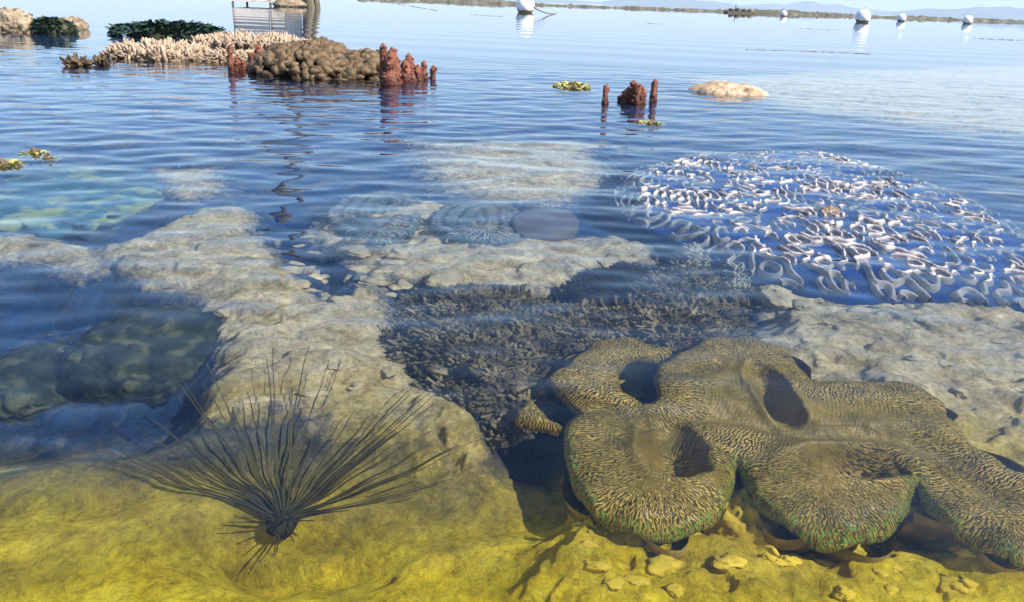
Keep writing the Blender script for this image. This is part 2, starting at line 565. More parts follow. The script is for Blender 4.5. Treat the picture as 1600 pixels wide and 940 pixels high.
def build_water():
    ys = np.concatenate([np.linspace(-1.2, 0.5, 20, endpoint=False), np.linspace(0.5, 7.0, 620, endpoint=False),
                         spaced(7.0, 40.0, 620, 2.6)[:-1], spaced(40.0, 30000.0, 160, 9.0)])
    nx = 760
    u = np.linspace(-1, 1, nx)
    half = 2.2 + 1.05 * np.abs(ys)
    X = u[None] * half[:, None]
    Y = np.repeat(ys[:, None], nx, 1)
    Z = wave(X, Y)
    o = MB().add(np.stack([X, Y, Z], -1), grid_faces(nx, len(ys))).build('water', water_material())
    o.cycles.is_caustics_caster = True
    o.cycles.is_caustics_receiver = False
    return tag(o, kind='structure')


build_water()

# ------------------------------------------------------------------ the sea floor: pale ledges and dark hollows, traced on the floor
PALE = [
    [(-80, 358), (60, 366), (125, 384), (138, 412), (95, 426), (60, 402), (-80, 386)],
    [(130, 388), (230, 360), (300, 325), (400, 330), (440, 400), (520, 465), (612, 455), (625, 540), (690, 600),
     (750, 640), (740, 725), (690, 715), (650, 660), (500, 645), (345, 645), (335, 520), (290, 460), (150, 418)],
    [(500, 330), (560, 305), (700, 325), (900, 365), (1010, 378), (1020, 402), (930, 412), (870, 448), (640, 432), (600, 452), (560, 400), (490, 372)],
    [(660, 222), (935, 222), (945, 290), (860, 312), (700, 288)],
    [(243, 258), (342, 255), (347, 290), (290, 306)],
    [(1185, 425), (1300, 452), (1420, 468), (1700, 474), (1760, 560), (1700, 760), (1500, 690), (1300, 620), (1180, 530)],
    [(880, 790), (1000, 770), (1300, 830), (1700, 850), (1800, 1000), (860, 1000)],
    [(1080, 120), (1700, 96), (1700, 215), (1500, 205), (1250, 170)],
]
DEEP = [
    [(-120, 400), (60, 405), (180, 425), (320, 470), (338, 560), (345, 640), (220, 700), (-120, 720)],
    [(-100, 240), (120, 235), (240, 250), (260, 300), (230, 360), (130, 375), (60, 362), (-100, 355)],
    [(930, 235), (1300, 215), (1650, 280), (1700, 440), (1420, 468), (1180, 430), (1000, 370)],
    [(620, 640), (880, 570), (880, 700), (840, 760), (700, 740)],
    [(330, 800), (440, 770), (560, 800), (600, 860), (440, 900), (300, 860)],
    [(430, 390), (520, 375), (620, 440), (520, 470)],
    [(1545, 522), (1700, 520), (1700, 580), (1600, 575)],
]
PALE_W = [at(*np.array(p, float).T, -0.26)[:, :2] for p in PALE]
DEEP_W = [at(*np.array(p, float).T, -0.40)[:, :2] for p in DEEP]


def seabed_at(X, Y):
    """height and the colour shares (pale, gold, near yellow) at flat arrays of points"""
    wx = X + 0.10 * fbm(X * 2.2, Y * 2.2, 31) + 0.05 * fbm(X * 7, Y * 7, 33)
    wy = Y + 0.10 * fbm(X * 2.2, Y * 2.2, 41) + 0.05 * fbm(X * 7, Y * 7, 43)
    pale = np.zeros_like(X)
    for p in PALE_W:
        far = 0.10 + 0.012 * p[:, 1].mean() + 0.11 * max(0.0, p[:, 1].mean() - 3.6)
        m = (np.abs(X - p[:, 0].mean()) < np.ptp(p[:, 0]) + 1) & (np.abs(Y - p[:, 1].mean()) < np.ptp(p[:, 1]) + 1)
        d = np.full(X.shape, -9.0)
        d[m] = poly_sd(wx[m], wy[m], p)[0]
        pale = np.maximum(pale, sstep(-far, far, d))
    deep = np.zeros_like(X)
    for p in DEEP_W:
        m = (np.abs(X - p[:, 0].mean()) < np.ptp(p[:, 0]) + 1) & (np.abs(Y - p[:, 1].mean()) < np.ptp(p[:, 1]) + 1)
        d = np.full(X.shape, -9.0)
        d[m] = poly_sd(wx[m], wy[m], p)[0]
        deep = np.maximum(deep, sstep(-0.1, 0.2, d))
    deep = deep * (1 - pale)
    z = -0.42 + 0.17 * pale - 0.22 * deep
    z = z - 0.35 * sstep(7, 16, Y) * (1 - 0.6 * pale) - 1.2 * sstep(16, 60, Y) - 3 * sstep(60, 400, Y)
    rel = 1 - sstep(20, 40, Y)
    z = z + rel * (0.05 * fbm(X * 1.7, Y * 1.7, 51, 5) + 0.04 * fbm(X * 6, Y * 6, 61, 4) * (0.5 + pale) + 0.016 * fbm(X * 19, Y * 19, 63, 3) * (0.4 + pale)
               - 0.022 * sstep(0.62, 0.8, vn(X * 15, Y * 15, 65)) * pale)
    # eroded ledges on the pale rock: soft steps
    st = fbm(X * 1.3, Y * 2.6, 71, 4)
    z = z + rel * pale * 0.045 * (sstep(-0.05, 0.05, st) + sstep(0.2, 0.27, st))
    z = np.minimum(z, -0.09)
    gold = 1 - sstep(1.25, 2.6, Y + 0.25 * fbm(X * 1.2, Y * 1.2, 91))  # invented yellowing of the floor, growing towards the viewpoint
    near_yellow = 1 - sstep(1.25, 2.2, Y + 0.2 * fbm(X * 1.6, Y * 1.6, 95))
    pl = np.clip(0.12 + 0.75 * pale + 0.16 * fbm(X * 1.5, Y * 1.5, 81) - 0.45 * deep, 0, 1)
    return z, pl, gold, near_yellow


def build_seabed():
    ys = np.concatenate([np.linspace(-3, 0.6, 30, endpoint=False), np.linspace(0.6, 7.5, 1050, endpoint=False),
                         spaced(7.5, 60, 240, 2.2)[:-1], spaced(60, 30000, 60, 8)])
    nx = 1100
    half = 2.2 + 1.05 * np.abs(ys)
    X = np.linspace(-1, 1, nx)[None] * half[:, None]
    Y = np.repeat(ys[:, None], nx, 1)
    z, pl, gold, near_yellow = seabed_at(X.ravel(), Y.ravel())
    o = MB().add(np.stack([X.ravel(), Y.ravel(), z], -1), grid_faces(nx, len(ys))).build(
        'seabed', seabed_material(), attrs={'pale': pl, 'gold': gold, 'near_yellow': near_yellow})
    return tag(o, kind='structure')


build_seabed()


def floor_z(x, y):
    return float(seabed_at(np.array([float(x)]), np.array([float(y)]))[0][0])


# ------------------------------------------------------------------ hills beyond the bay
def hill(px0, px1, top_y, dist, seed):
    """a wooded ridge whose skyline spans px0..px1 and peaks about top_y"""
    a = at1(px0, 60, 0)
    b = at1(px1, 60, 0)
    aa, ab = a.x / a.y, b.x / b.y
    x0, x1 = aa * dist, ab * dist
    hz = 0 + (0.5 * (px0 + px1) - 800) * math.tan(R(ROLL))
    h = (hz - top_y) / FPX * dist
    nx, ny = 160, 24
    u, v = np.meshgrid(np.linspace(0, 1, nx), np.linspace(0, 1, ny))
    prof = np.sin(math.pi * u) ** 0.8 * (0.62 + 0.38 * vn(u * 5 + seed, 0 * u, seed) + 0.25 * fbm(u * 9, 0 * u + seed, seed + 2))
    Z = prof * np.sin(math.pi * np.clip(v, 0, 1)) * h * (1 + 0.25 * fbm(u * 14, v * 5, seed + 4)) - 4
    X = x0 + (x1 - x0) * u
    Y = dist + (v - 0.3) * 1800
    return tag(MB().add(np.stack([X, Y, Z], -1), grid_faces(nx, ny)).build('hill', M['hill']), kind='structure')


hill(930, 1185, -4, 8200, 3)
hill(1150, 1420, 5, 9500, 5)
hill(1420, 1800, 11, 7600, 8)
hill(560, 960, -10, 9000, 12)

# ------------------------------------------------------------------ breakwater across the bay and the small raft heap on it
def build_breakwater():
    t = np.linspace(0, 1, 900)
    pxs = 560 + t * 1200
    pyw = -1.5 + (pxs - 560) * 0.0357 + 0.0
    P = at(pxs, np.maximum(pyw, -0.5 + (pxs - 800) * 0.0358 + 6.6), 0)
    dist = P[:, 1]
    nrm = np.array([0, 1.0, 0])
    sec = np.linspace(0, 1, 12)
    wob = 1 + 0.5 * fbm(t * 22, t * 0, 15, 2) + 0.22 * fbm(t * 120, t * 0, 5) + 0.2 * fbm(t * 420, t * 0, 8)
    off = (sec[None] - 0.5) * 5.0
    hh = np.sin(math.pi * sec)[None] ** 0.7 * (0.72 * wob)[:, None]
    hh = hh * (1 + 0.3 * fbm(np.repeat(t[:, None], 12, 1) * 300, np.repeat(sec[None], 900, 0) * 6, 12)) - 0.15
    V = P[:, None] + nrm * off[..., None]
    V[..., 2] = hh
    return tag(MB().add(V, grid_faces(12, 900)).build('breakwater', M['breakwater']),
               'long low grey stone breakwater crossing the bay under the hills', 'breakwater')


build_breakwater()
c = at1(1155, 21, 0)
t = thing('fish_raft', c, 'small brown heap of poles and floats on a raft beside the breakwater', 'raft')
mb = MB()
s = c.y / FPX
box(mb, (c.x - 20 * s, c.y - 2, -0.1), (c.x + 20 * s, c.y + 2, 0.35))
mb.build('deck', M['timber'], t, smooth=False)
for k in range(4):
    mb = MB()
    blob(mb, (c.x + (-12 + 9 * k) * s, c.y - 0.5, 0.55), (5 * s, 1, 3 * s * (0.8 + 0.3 * (k % 2))), 2, 0.4, 2, 70 + k)
    mb.build('cargo', M['breakwater'], t)
mb = MB()
add_tubes(mb, [[(c.x - 6 * s, c.y, 0.2), (c.x - 6 * s, c.y, 12 * s)]], [[0.12, 0.09]], 6)
mb.build('mast', M['timber'], t)


# ------------------------------------------------------------------ buoys
def buoy(px, pyc, rpx, label, foul=True):
    c = at1(px, pyc + rpx * 0.82, 0)
    r = rpx / FPX * c.length
    t = thing('mooring_buoy', (c.x, c.y, 0), label, 'buoy', 'white buoys floating on the bay')
    cz = r * 0.72
    v, f = ico(4)
    k = np.clip((-v[:, 2] - 0.3) * 3, 0, 1)
    MB().add(v * r * np.array([1, 1, 0.98]) + np.array([c.x, c.y, cz]), f).build('float', M['buoy'], t)
    mb = MB()
    n = 40
    th = np.linspace(0, 2 * math.pi, n, endpoint=False)
    zz = np.linspace(-0.75, -0.47, 5)
    rr = np.sqrt(1 - zz ** 2) * 1.02
    ring = np.stack([np.stack([np.cos(th) * q * r + c.x, np.sin(th) * q * r + c.y, 0 * th + z * r + cz + (0.05 * r * np.sin(th * 5 + px) if j == 4 else 0)], -1) for j, (z, q) in enumerate(zip(zz, rr))])
    i = np.arange(n)
    F = np.concatenate([np.stack([j * n + i, j * n + (i + 1) % n, (j + 1) * n + (i + 1) % n, (j + 1) * n + i], -1) for j in range(4)])
    mb.add(ring, F).build('growth_band', M['buoy_foul'], t)
    mb = MB()
    th = np.linspace(0, 2 * math.pi, 14)
    add_tubes(mb, [np.stack([c.x + np.cos(th) * 0.12 * r, 0 * th + c.y, cz + r * 1.04 + np.sin(th) * 0.12 * r], -1)], [np.full(14, 0.03 * r)], 6)
    mb.build('lifting_eye', M['rope'], t)
    return c, r


bc, br = buoy(820.5, 9, 13.5, 'large white mooring buoy alone, with a rope trailing off it')
buoy(1224, 22, 4.6, 'small white buoy just beside the brown raft heap')
buoy(1347, 27, 10.0, 'second largest white buoy, with a brown band at the waterline')
buoy(1408, 29, 5.6, 'small white buoy next to the second largest buoy')
buoy(1511, 32.5, 6.0, 'small white buoy farthest out along the breakwater, below the low hill')

mb = MB()
t_ = np.linspace(0, 1, 30)
p0, p1 = at(834, 14, 0.5), at(869, 22, 0.0)
line = p0 + (p1 - p0) * t_[:, None]
line[:, 2] = 0.55 * (1 - t_) ** 2 + 0.02
add_tubes(mb, [line], [np.full(30, 0.055)], 5)
tag(mb.build('mooring_rope', M['rope'], loc=tuple(at1(869, 22))), 'dark rope sagging from the large white buoy into the water', 'rope')


def float_rope(pts, label, rad=0.03):
    q = smooth_poly(pts, 60, False)
    P = at(q[:, 0], q[:, 1], 0)
    P[:, 2] = 0.012 + 0.02 * (vn(np.arange(60) * 0.9, 0, 3) - 0.4)
    mb = MB()
    rr = 0.42 * np.linalg.norm(P, axis=1) / FPX * (0.35 + 1.1 * vn(np.arange(60) * 1.3, 0, 7))
    P[:, 2] = rr * (1.6 * vn(np.arange(60) * 0.7, 0, 3) - 0.9)
    add_tubes(mb, [P], [rr], 6)
    return tag(mb.build('floating_rope', M['rope'], loc=tuple(P[0])), label, 'rope', 'dark lines floating on the calm water')


float_rope([(1165, 78), (1210, 79), (1300, 82), (1360, 85)], 'long thin floating rope below the small buoy beside the raft', 0.012)
float_rope([(1250, 45), (1290, 47), (1310, 47)], 'short dark rope floating just under the raft', 0.035)
float_rope([(1522, 60), (1560, 62), (1620, 64)], 'dark floating rope below the outermost buoy', 0.03)
float_rope([(735, 23), (760, 25), (786, 26)], 'dark beaded rope floating close beside the large buoy', 0.05)
float_rope([(1010, 36), (1024, 38), (1036, 38)], 'short beaded rope floating between the large buoy and the raft', 0.04)
float_rope([(595, 3), (640, 10), (683, 17)], 'slack rope floating in the open water near the stilt hut', 0.05)

# ------------------------------------------------------------------ stilt hut, leaning pole and weedy rock at the back
def build_hut():
    y = 62.0
    fx = lambda px, py=5: at1(px, 40, 0).x / at1(px, 40, 0).y * y
    xs = [fx(366), fx(424), fx(474)]
    t = thing('stilt_hut', ((xs[0] + xs[2]) / 2, y, 0), 'pale woven hut on timber stilts, mirrored in the water behind the corals', 'hut')
    for dy in (0, 3.2):
        for x in xs:
            mb = MB()
            add_tubes(mb, [[(x, y + dy, -2.5), (x + 0.05, y + dy, 1.2), (x, y + dy, 3.6)]], [[0.09, 0.085, 0.08]], 8)
            mb.build('stilt', M['stilt'], t)
    mb = MB()
    box(mb, (xs[0] - 0.2, y - 0.15, 0.22), (xs[2] + 0.2, y + 3.8, 0.34))
    mb.build('platform', M['hut_wall'], t, smooth=False)
    for i in range(2):
        mb = MB()
        box(mb, (xs[i] + 0.11, y + 0.02, 0.345), (xs[i + 1] - 0.11, y + 0.1, 2.9 if i else 2.6))
        mb.build('wall', M['hut_wall'], t, smooth=False)
    mb = MB()
    cx = (xs[0] + xs[2]) / 2
    hw = (xs[2] - xs[0]) / 2 + 0.9
    V = [(cx - hw, y - 1.0, 3.4), (cx + hw, y - 1.0, 3.4), (cx + hw, y + 4.2, 3.4), (cx - hw, y + 4.2, 3.4), (cx - hw * 0.7, y + 1.6, 4.8), (cx + hw * 0.7, y + 1.6, 4.8)]
    mb.add(V, [[0, 1, 5, 4], [2, 3, 4, 5]])
    mb.add(V, [[1, 2, 5], [3, 0, 4]])
    mb.add(V, [[3, 2, 1, 0]])
    mb.build('roof', M['thatch'], t, smooth=False)


build_hut()
b0 = at1(486, 12, 0)
y = b0.y
t = thing('leaning_pole', b0, 'very tall leaning timber pole standing in the water beside the stilt hut', 'pole')
mb = MB()
hh = np.linspace(-2, 21, 26)
q_ = at1(432, 430, 0)
px_ = b0.x + (q_.x / q_.y * y - b0.x) * np.maximum(hh, 0) / (q_.length and (y * (CAM_H / q_.y)))
add_tubes(mb, [np.stack([px_, 0 * hh + y, hh], -1)], [0.42 - 0.14 * np.clip(hh / 6, 0, 1) ** 0.7 + 0 * hh], 12, rough=0.05)
mb.build('shaft', M['timber'], t)
mb = MB()
k_ = y / FPX
add_tubes(mb, [[(b0.x + 11 * k_, y, -1.5), (b0.x + 9 * k_, y, 0.3), (b0.x + 5 * k_, y, 1.4), (b0.x - 0.1, y, 3.5)]], [[0.28, 0.22, 0.18, 0.14]], 9, rough=0.05)
mb.build('brace', M['timber'], t)


def leaves(mb, N, cx, cy, rx, ry, zf, ln, wd, seed, up=0.5):
    """curved leaf blades growing out of an elliptical patch"""
    r = np.random.RandomState(seed)
    a, q = r.uniform(0, 6.283, N), np.sqrt(r.uniform(0, 1, N))
    bx, by = cx + rx * q * np.cos(a), cy + ry * q * np.sin(a)
    bz = np.array([zf(x_, y_) for x_, y_ in zip((bx - cx) / rx, (by - cy) / ry)])
    az = a + r.normal(0, 0.9, N)
    el = r.uniform(0.1, 1.3, N) * up
    L_ = ln * r.uniform(0.5, 1.2, N)
    d = np.stack([np.cos(az) * np.cos(el), np.sin(az) * np.cos(el), np.sin(el)], -1)
    sd = np.stack([-np.sin(az), np.cos(az), r.normal(0, 0.4, N)], -1)
    B = np.stack([bx, by, bz], -1)
    pts = []
    for k, (f, w_) in enumerate(((0, 0.4), (0.4, 1.0), (0.75, 0.8), (1.0, 0.15))):
        c_ = B + d * (L_ * f)[:, None] + np.array([0, 0, -1]) * (L_ * 0.35 * f * f)[:, None]
        pts += [c_ - sd * (wd * w_ * r.uniform(0.7, 1.2, N))[:, None], c_ + sd * (wd * w_ * r.uniform(0.7, 1.2, N))[:, None]]
    V = np.stack(pts, 1).reshape(-1, 3)
    b_ = (np.arange(N) * 8)[:, None]
    F = np.concatenate([b_ + np.array([[2 * k, 2 * k + 1, 2 * k + 3, 2 * k + 2]]) for k in range(3)])
    return mb.add(V, F)


c = at1(453, 11, 0)
s = c.y / FPX
t = thing('weedy_rock', c, 'low rock under yellow-green weed beside the leaning pole', 'rock')
mb = MB()
blob(mb, (c.x, c.y, 0.1), (24 * s, 1.0, 9 * s), 3, 0.3, 2.4, 5)
mb.build('stone', M['rock'], t)
mb = MB()
leaves(mb, 260, c.x, c.y, 21 * s, 0.7, lambda u, v: 0.1 + 8 * s * math.sqrt(max(0, 1 - u * u - v * v)), 0.28, 0.05, 6, 0.9)
mb.build('foliage', M['yellow_weed'], t)


# ------------------------------------------------------------------ emergent corals
def dome(cx, cy, rx, ry, h, z0, nx=48, ny=40, amp=0.15, seed=1, pw=0.6):
    """a closed-looking mound: polar grid"""
    th = np.linspace(0, 2 * math.pi, nx, endpoint=False)
    q = np.linspace(0.02, 1, ny)
    Q, T = np.meshgrid(q, th, indexing='ij')
    k = 1 + 0.18 * fbm(np.cos(T) * 1.5 + seed, np.sin(T) * 1.5, seed)
    X, Y = cx + rx * Q * k * np.cos(T), cy + ry * Q * k * np.sin(T)
    Z = z0 + h * (1 - Q ** 2) ** pw * (1 + amp * fbm(X / rx * 3, Y / ry * 3, seed + 5))
    V = np.stack([X, Y, Z], -1)
    i = np.arange(ny * nx).reshape(ny, nx)
    j = np.roll(i, -1, 1)
    F = np.stack([i[:-1], j[:-1], j[1:], i[1:]], -1).reshape(-1, 4)[:, ::-1]
    return V, F


def thicket(mb, N, cx, cy, rx, ry, zf, ln, rad, seed, el=(0.2, 1.2), bend=0.35, sides=5, poly=None, sub=2, arch=0.0):
    """stubby branching twigs over a patch"""
    r = np.random.RandomState(seed)
    a, q = r.uniform(0, 6.283, N), np.sqrt(r.uniform(0, 1, N))
    x, y_ = cx + rx * q * np.cos(a), cy + ry * q * np.sin(a)
    if poly is not None:
        x, y_ = r.uniform(poly[:, 0].min(), poly[:, 0].max(), N * 4), r.uniform(poly[:, 1].min(), poly[:, 1].max(), N * 4)
        k = poly_sd(x, y_, poly)[0] > 0
        x, y_ = x[k][:N], y_[k][:N]
        N = len(x)
        a = r.uniform(0, 6.283, N)
    z = zf(x, y_)
    az = a + r.normal(0, 1.0, N)
    e = r.uniform(el[0], el[1], N)
    L_ = ln * r.uniform(0.6, 1.3, N)
    d = np.stack([np.cos(az) * np.cos(e), np.sin(az) * np.cos(e), np.sin(e)], -1)
    w = r.normal(0, 1, (N, 3)) * bend
    f = np.linspace(0, 1, 5)
    P = np.stack([x, y_, z], -1)[:, None] + d[:, None] * (L_[:, None] * f)[..., None] + w[:, None] * (L_[:, None] * f ** 2)[..., None] * 0.5
    P[..., 2] -= arch * L_[:, None] * f ** 2
    rr = rad * r.uniform(0.7, 1.3, N)[:, None] * np.array([1.1, 1.0, 0.95, 0.85, 0.6])
    add_tubes(mb, P, rr, sides, rough=0.12, seed=seed)
    for s_ in range(sub):
        k0 = 1 + s_
        o_ = P[:, k0]
        d2 = d + r.normal(0, 0.7, (N, 3))
        d2 /= np.linalg.norm(d2, axis=-1, keepdims=True)
        f2 = np.linspace(0, 0.5, 3)
        P2 = o_[:, None] + d2[:, None] * (L_[:, None] * f2)[..., None]
        add_tubes(mb, P2, rr[:, :3] * 0.8 * np.array([1, 0.9, 0.6]), sides, rough=0.1, seed=seed + s_)
    return mb


def branch_coral(name, px0, px1, py_top, py_base, N, label, seed, ln=0.16, rad=0.014, mat='cream_coral', depth=None, zb=0.0, el=(0.15, 1.2), cat='coral', group=None, flat=1.0):
    pxc = (px0 + px1) / 2
    c = at1(pxc, py_base, 0)
    s = c.length / FPX
    rx = (px1 - px0) / 2 * s
    hgt = (py_base - py_top) * s
    ry = depth or rx * 0.7
    cy = c.y + ry * 0.9
    hgt = max(0.04, hgt - ry * 2 * CAM_H / c.y * 0.75)
    t = thing(name, (c.x, cy, -0.3), label, cat, group)
    h0 = hgt * 0.55 * flat
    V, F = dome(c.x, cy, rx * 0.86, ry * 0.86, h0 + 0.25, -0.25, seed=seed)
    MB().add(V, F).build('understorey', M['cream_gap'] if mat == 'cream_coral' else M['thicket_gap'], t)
    mb = MB()
    zf = lambda x, y_: -0.06 + (h0 + 0.04) * np.sqrt(np.maximum(0, 1 - ((x - c.x) / rx) ** 2 - ((y_ - cy) / ry) ** 2))
    thicket(mb, N, c.x, cy, rx * 0.93, ry * 0.93, zf, ln, rad, seed, el, arch=1.35 if flat < 1 else 0.0)
    mb.build('coral_growth', M[mat], t)  # coral twigs, all in one mesh
    return t


branch_coral('branching_coral', 148, 294, 56, 94, 330, 'cream branching coral with open tangled arms, nearest the small coral stubs', 21, 0.24, 0.030, depth=0.75, el=(0.5, 1.2), flat=0.75)
branch_coral('branching_coral', 283, 452, 42, 74, 420, 'cream branching coral plate reaching towards the tall pole, behind the brown lumpy coral', 22, 0.22, 0.028, depth=1.1, el=(0.5, 1.15), flat=0.75)
branch_coral('branching_coral', 302, 420, 76, 99, 420, 'low cream branching coral barely above water between the pale plates and the brown coral', 23, 0.14, 0.022, depth=0.5, el=(-0.2, 0.5))
branch_coral('coral_stub', 100, 134, 89, 104, 60, 'pair of little grey-brown coral tips poking from the water', 24, 0.09, 0.022, mat='brown_coral', depth=0.12)
branch_coral('coral_stub', 151, 165, 89, 103, 26, 'single small brown coral tip in front of the tangled cream coral', 25, 0.09, 0.022, mat='brown_coral', depth=0.06)


def lumps(name, px0, px1, py_top, py_base, N, rl, label, seed, mat, depth):
    pxc = (px0 + px1) / 2
    c = at1(pxc, py_base, 0)
    s = c.length / FPX
    rx = (px1 - px0) / 2 * s
    ry = depth
    cy = c.y + ry
    h = (py_base - py_top) * s - 2 * ry * CAM_H / c.y * 0.6
    t = thing(name, (c.x, cy, -0.3), label, 'coral')
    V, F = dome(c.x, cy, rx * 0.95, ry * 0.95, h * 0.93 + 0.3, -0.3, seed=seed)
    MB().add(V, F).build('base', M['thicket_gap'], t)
    mb = MB()
    r = np.random.RandomState(seed)
    for k in range(N):
        a, q = r.uniform(0, 6.283), math.sqrt(r.uniform(0, 1))
        x, y_ = c.x + rx * q * math.cos(a) * 0.97, cy + ry * q * math.sin(a)
        z = -0.06 + (h + 0.04) * max(0.0, 1 - q * q) ** 0.5 * (1 + 0.12 * math.sin(x * 4 + 1) + 0.1 * math.sin(x * 9))
        rr = rl * r.uniform(0.6, 1.35)
        blob(mb, (x, y_, z), (rr * r.uniform(0.7, 1.5), rr * r.uniform(0.7, 1.3), rr * r.uniform(0.6, 1.4)), 2, 0.5, 1.6, k + seed)
    mb.build('coral_growth', M[mat], t)  # coral lumps, all in one mesh
    return t


lumps('soft_coral', 362, 602, 70, 124, 950, 0.056, 'brown lumpy soft coral mound, biggest above the water, between two red sponges', 31, 'brown_coral', 0.95)


def knobby(name, fingers, label, seed, mat='red_coral', group=None):
    """rough upright fingers; each (px, py_top, py_base, width_px)"""
    c = at1(np.mean([f[0] for f in fingers]), max(f[2] for f in fingers), 0)
    t = thing(name, (c.x, c.y, -0.2), label, 'sponge', group)
    r = np.random.RandomState(seed)
    for i, (px, pt, pb, wpx) in enumerate(fingers):
        p = at1(px, pb, 0)
        s = p.length / FPX
        h, w = (pb - pt) * s, wpx * s / 2
        n, sd = 16, 14
        f = np.linspace(0, 1, n)
        lean = r.normal(0, 0.08, 2)
        P = np.stack([p.x + lean[0] * h * f + 0.1 * w * np.sin(f * 7 + i), p.y + lean[1] * h * f + 0 * f, -0.2 + (h + 0.2) * f], -1)
        rad = w * (1.1 - 0.35 * f ** 1.5 + 0.35 * (1 - f) ** 3 * (wpx > 10)) * np.where(f > 0.86, 1 - ((f - 0.86) / 0.14) ** 2 * 0.6, 1) * (1 + 0.18 * np.sin(f * 15 + i * 2))
        mb = MB()
        add_tubes(mb, [P], [rad], sd, rough=0.2, seed=seed + i)
        for k in range(int(10 + wpx * 1.2)):
            u, a = r.uniform(0.25, 1), r.uniform(0, 6.283)
            j = int(u * (n - 1))
            q = P[j] + np.array([math.cos(a), math.sin(a), 0.2]) * rad[j]
            blob(mb, q, w * r.uniform(0.18, 0.42), 1, 0.3, 2, k + seed)
        mb.build('lobe', M[mat], t)
    return t


knobby('red_sponge', [(601, 74, 131, 13), (612, 84, 133, 20), (622, 80, 131, 17), (634, 98, 130, 18), (643, 88, 128, 13), (654, 104, 126, 15), (664, 98, 124, 11), (676, 104, 122, 10)],
       'rust-red sponge of pointed fingers stepping down beside the brown lumpy coral', 41)
knobby('red_sponge', [(361, 76, 113, 9), (370, 92, 110, 14), (382, 96, 110, 12), (394, 86, 108, 14), (408, 76, 106, 13), (420, 92, 110, 14)],
       'rust-red jagged sponge in front of the low cream coral', 42)
knobby('red_sponge', [(945, 134, 162, 10)], 'lone slim brown-red sponge finger rising from open water', 43, group='red sponges in open water')
knobby('red_sponge', [(969, 150, 158, 9), (977, 140, 160, 13), (987, 129, 160, 18), (997, 133, 162, 15), (1004, 138, 162, 10)],
       'broad brown-red sponge clump between two slim sponge fingers', 44, group='red sponges in open water')
knobby('red_sponge', [(1021, 127, 158, 11)], 'slim brown-red sponge finger with a bulging head beside the broad clump', 45, group='red sponges in open water')


def weed(name, px0, px1, py_top, py_base, N, label, seed, mat, ln, wd, depth, up=0.7, cat='seaweed', group=None):
    c = at1((px0 + px1) / 2, py_base, 0)
    s = c.length / FPX
    rx, ry = (px1 - px0) / 2 * s, depth
    cy = c.y + ry * 0.8
    h = max(0.03, (py_base - py_top) * s - 2 * ry * CAM_H / c.y * 0.6)
    t = thing(name, (c.x, cy, -0.2), label, cat, group)
    V, F = dome(c.x, cy, rx * 0.9, ry * 0.9, h * 0.6 + 0.2, -0.2, seed=seed)
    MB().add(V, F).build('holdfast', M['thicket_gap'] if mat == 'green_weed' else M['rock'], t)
    mb = MB()
    leaves(mb, N, c.x, cy, rx, ry, lambda u, v: -0.03 + h * 0.75 * math.sqrt(max(0, 1 - u * u - v * v)), ln, wd, seed, up)
    mb.build('foliage', M[mat], t)
    return t


weed('seaweed_clump', 163, 318, 32, 58, 900, 'dark green leafy seaweed clump behind the tangled cream coral', 51, 'green_weed', 0.26, 0.045, 1.0)
weed('seaweed_clump', 868, 922, 124, 139, 240, 'low yellow-green weed clump in the open water beside the lone sponge finger', 52, 'yellow_weed', 0.08, 0.013, 0.3, group='yellow weed clumps at the surface')
weed('seaweed_clump', 1000, 1038, 184, 195, 110, 'tiny yellow weed tuft with dark ends in front of the broad sponge clump', 53, 'yellow_weed', 0.06, 0.010, 0.08, group='yellow weed clumps at the surface')
weed('seaweed_clump', 27, 62, 229, 241, 130, 'little yellow weed tuft, the farther of two above the teal mound', 54, 'yellow_weed', 0.045, 0.009, 0.08, group='yellow weed clumps at the surface')
weed('seaweed_clump', 53, 84, 240, 250, 110, 'little pale yellow weed tuft, the nearer of two above the teal mound', 55, 'yellow_weed', 0.04, 0.009, 0.06, group='yellow weed clumps at the surface')
weed('seaweed_clump', -30, 14, 246, 261, 130, 'green-yellow weed tuft cut off by the edge of the view', 56, 'yellow_weed', 0.06, 0.010, 0.1, group='yellow weed clumps at the surface')

# the rocky islet at the back and its small neighbour
c = at1(52, 51, 0)
s = c.length / FPX
t = thing('rock_islet', (c.x, c.y, -0.3), 'tan rock islet with dark weed on its side, at the back of the reef', 'rock')
mb = MB()
blob(mb, (c.x - 22 * s, c.y, 0.0), (34 * s, 0.45, 27 * s), 5, 0.28, 1.8, 61, grit=0.12)
blob(mb, (c.x - 58 * s, c.y - 0.1, 0.0), (22 * s, 0.35, 16 * s), 4, 0.3, 1.8, 62, grit=0.12)
mb.build('stone', M['rock'], t)
mb = MB()
blob(mb, (c.x + 28 * s, c.y + 0.05, 0.0), (26 * s, 0.35, 20 * s), 4, 0.3, 2.2, 63, grit=0.12)
mb.build('stone', M['dark_rock'], t)
mb = MB()
leaves(mb, 420, c.x + 26 * s, c.y + 0.0, 28 * s, 0.36, lambda u, v: 19 * s * math.sqrt(max(0, 1 - u * u - v * v)) - 0.02, 0.12, 0.03, 64, 0.8)
mb.build('foliage', M['green_weed'], t)
c = at1(116, 46, 0)
mb = MB()
blob(mb, (c.x, c.y, 0.02), (19 * s, 0.3, 17 * s), 4, 0.28, 1.7, 66, grit=0.12)
tag(mb.build('rock', M['rock'], loc=(c.x, c.y, 0)), 'small pointed tan rock at the foot of the rock islet', 'rock')

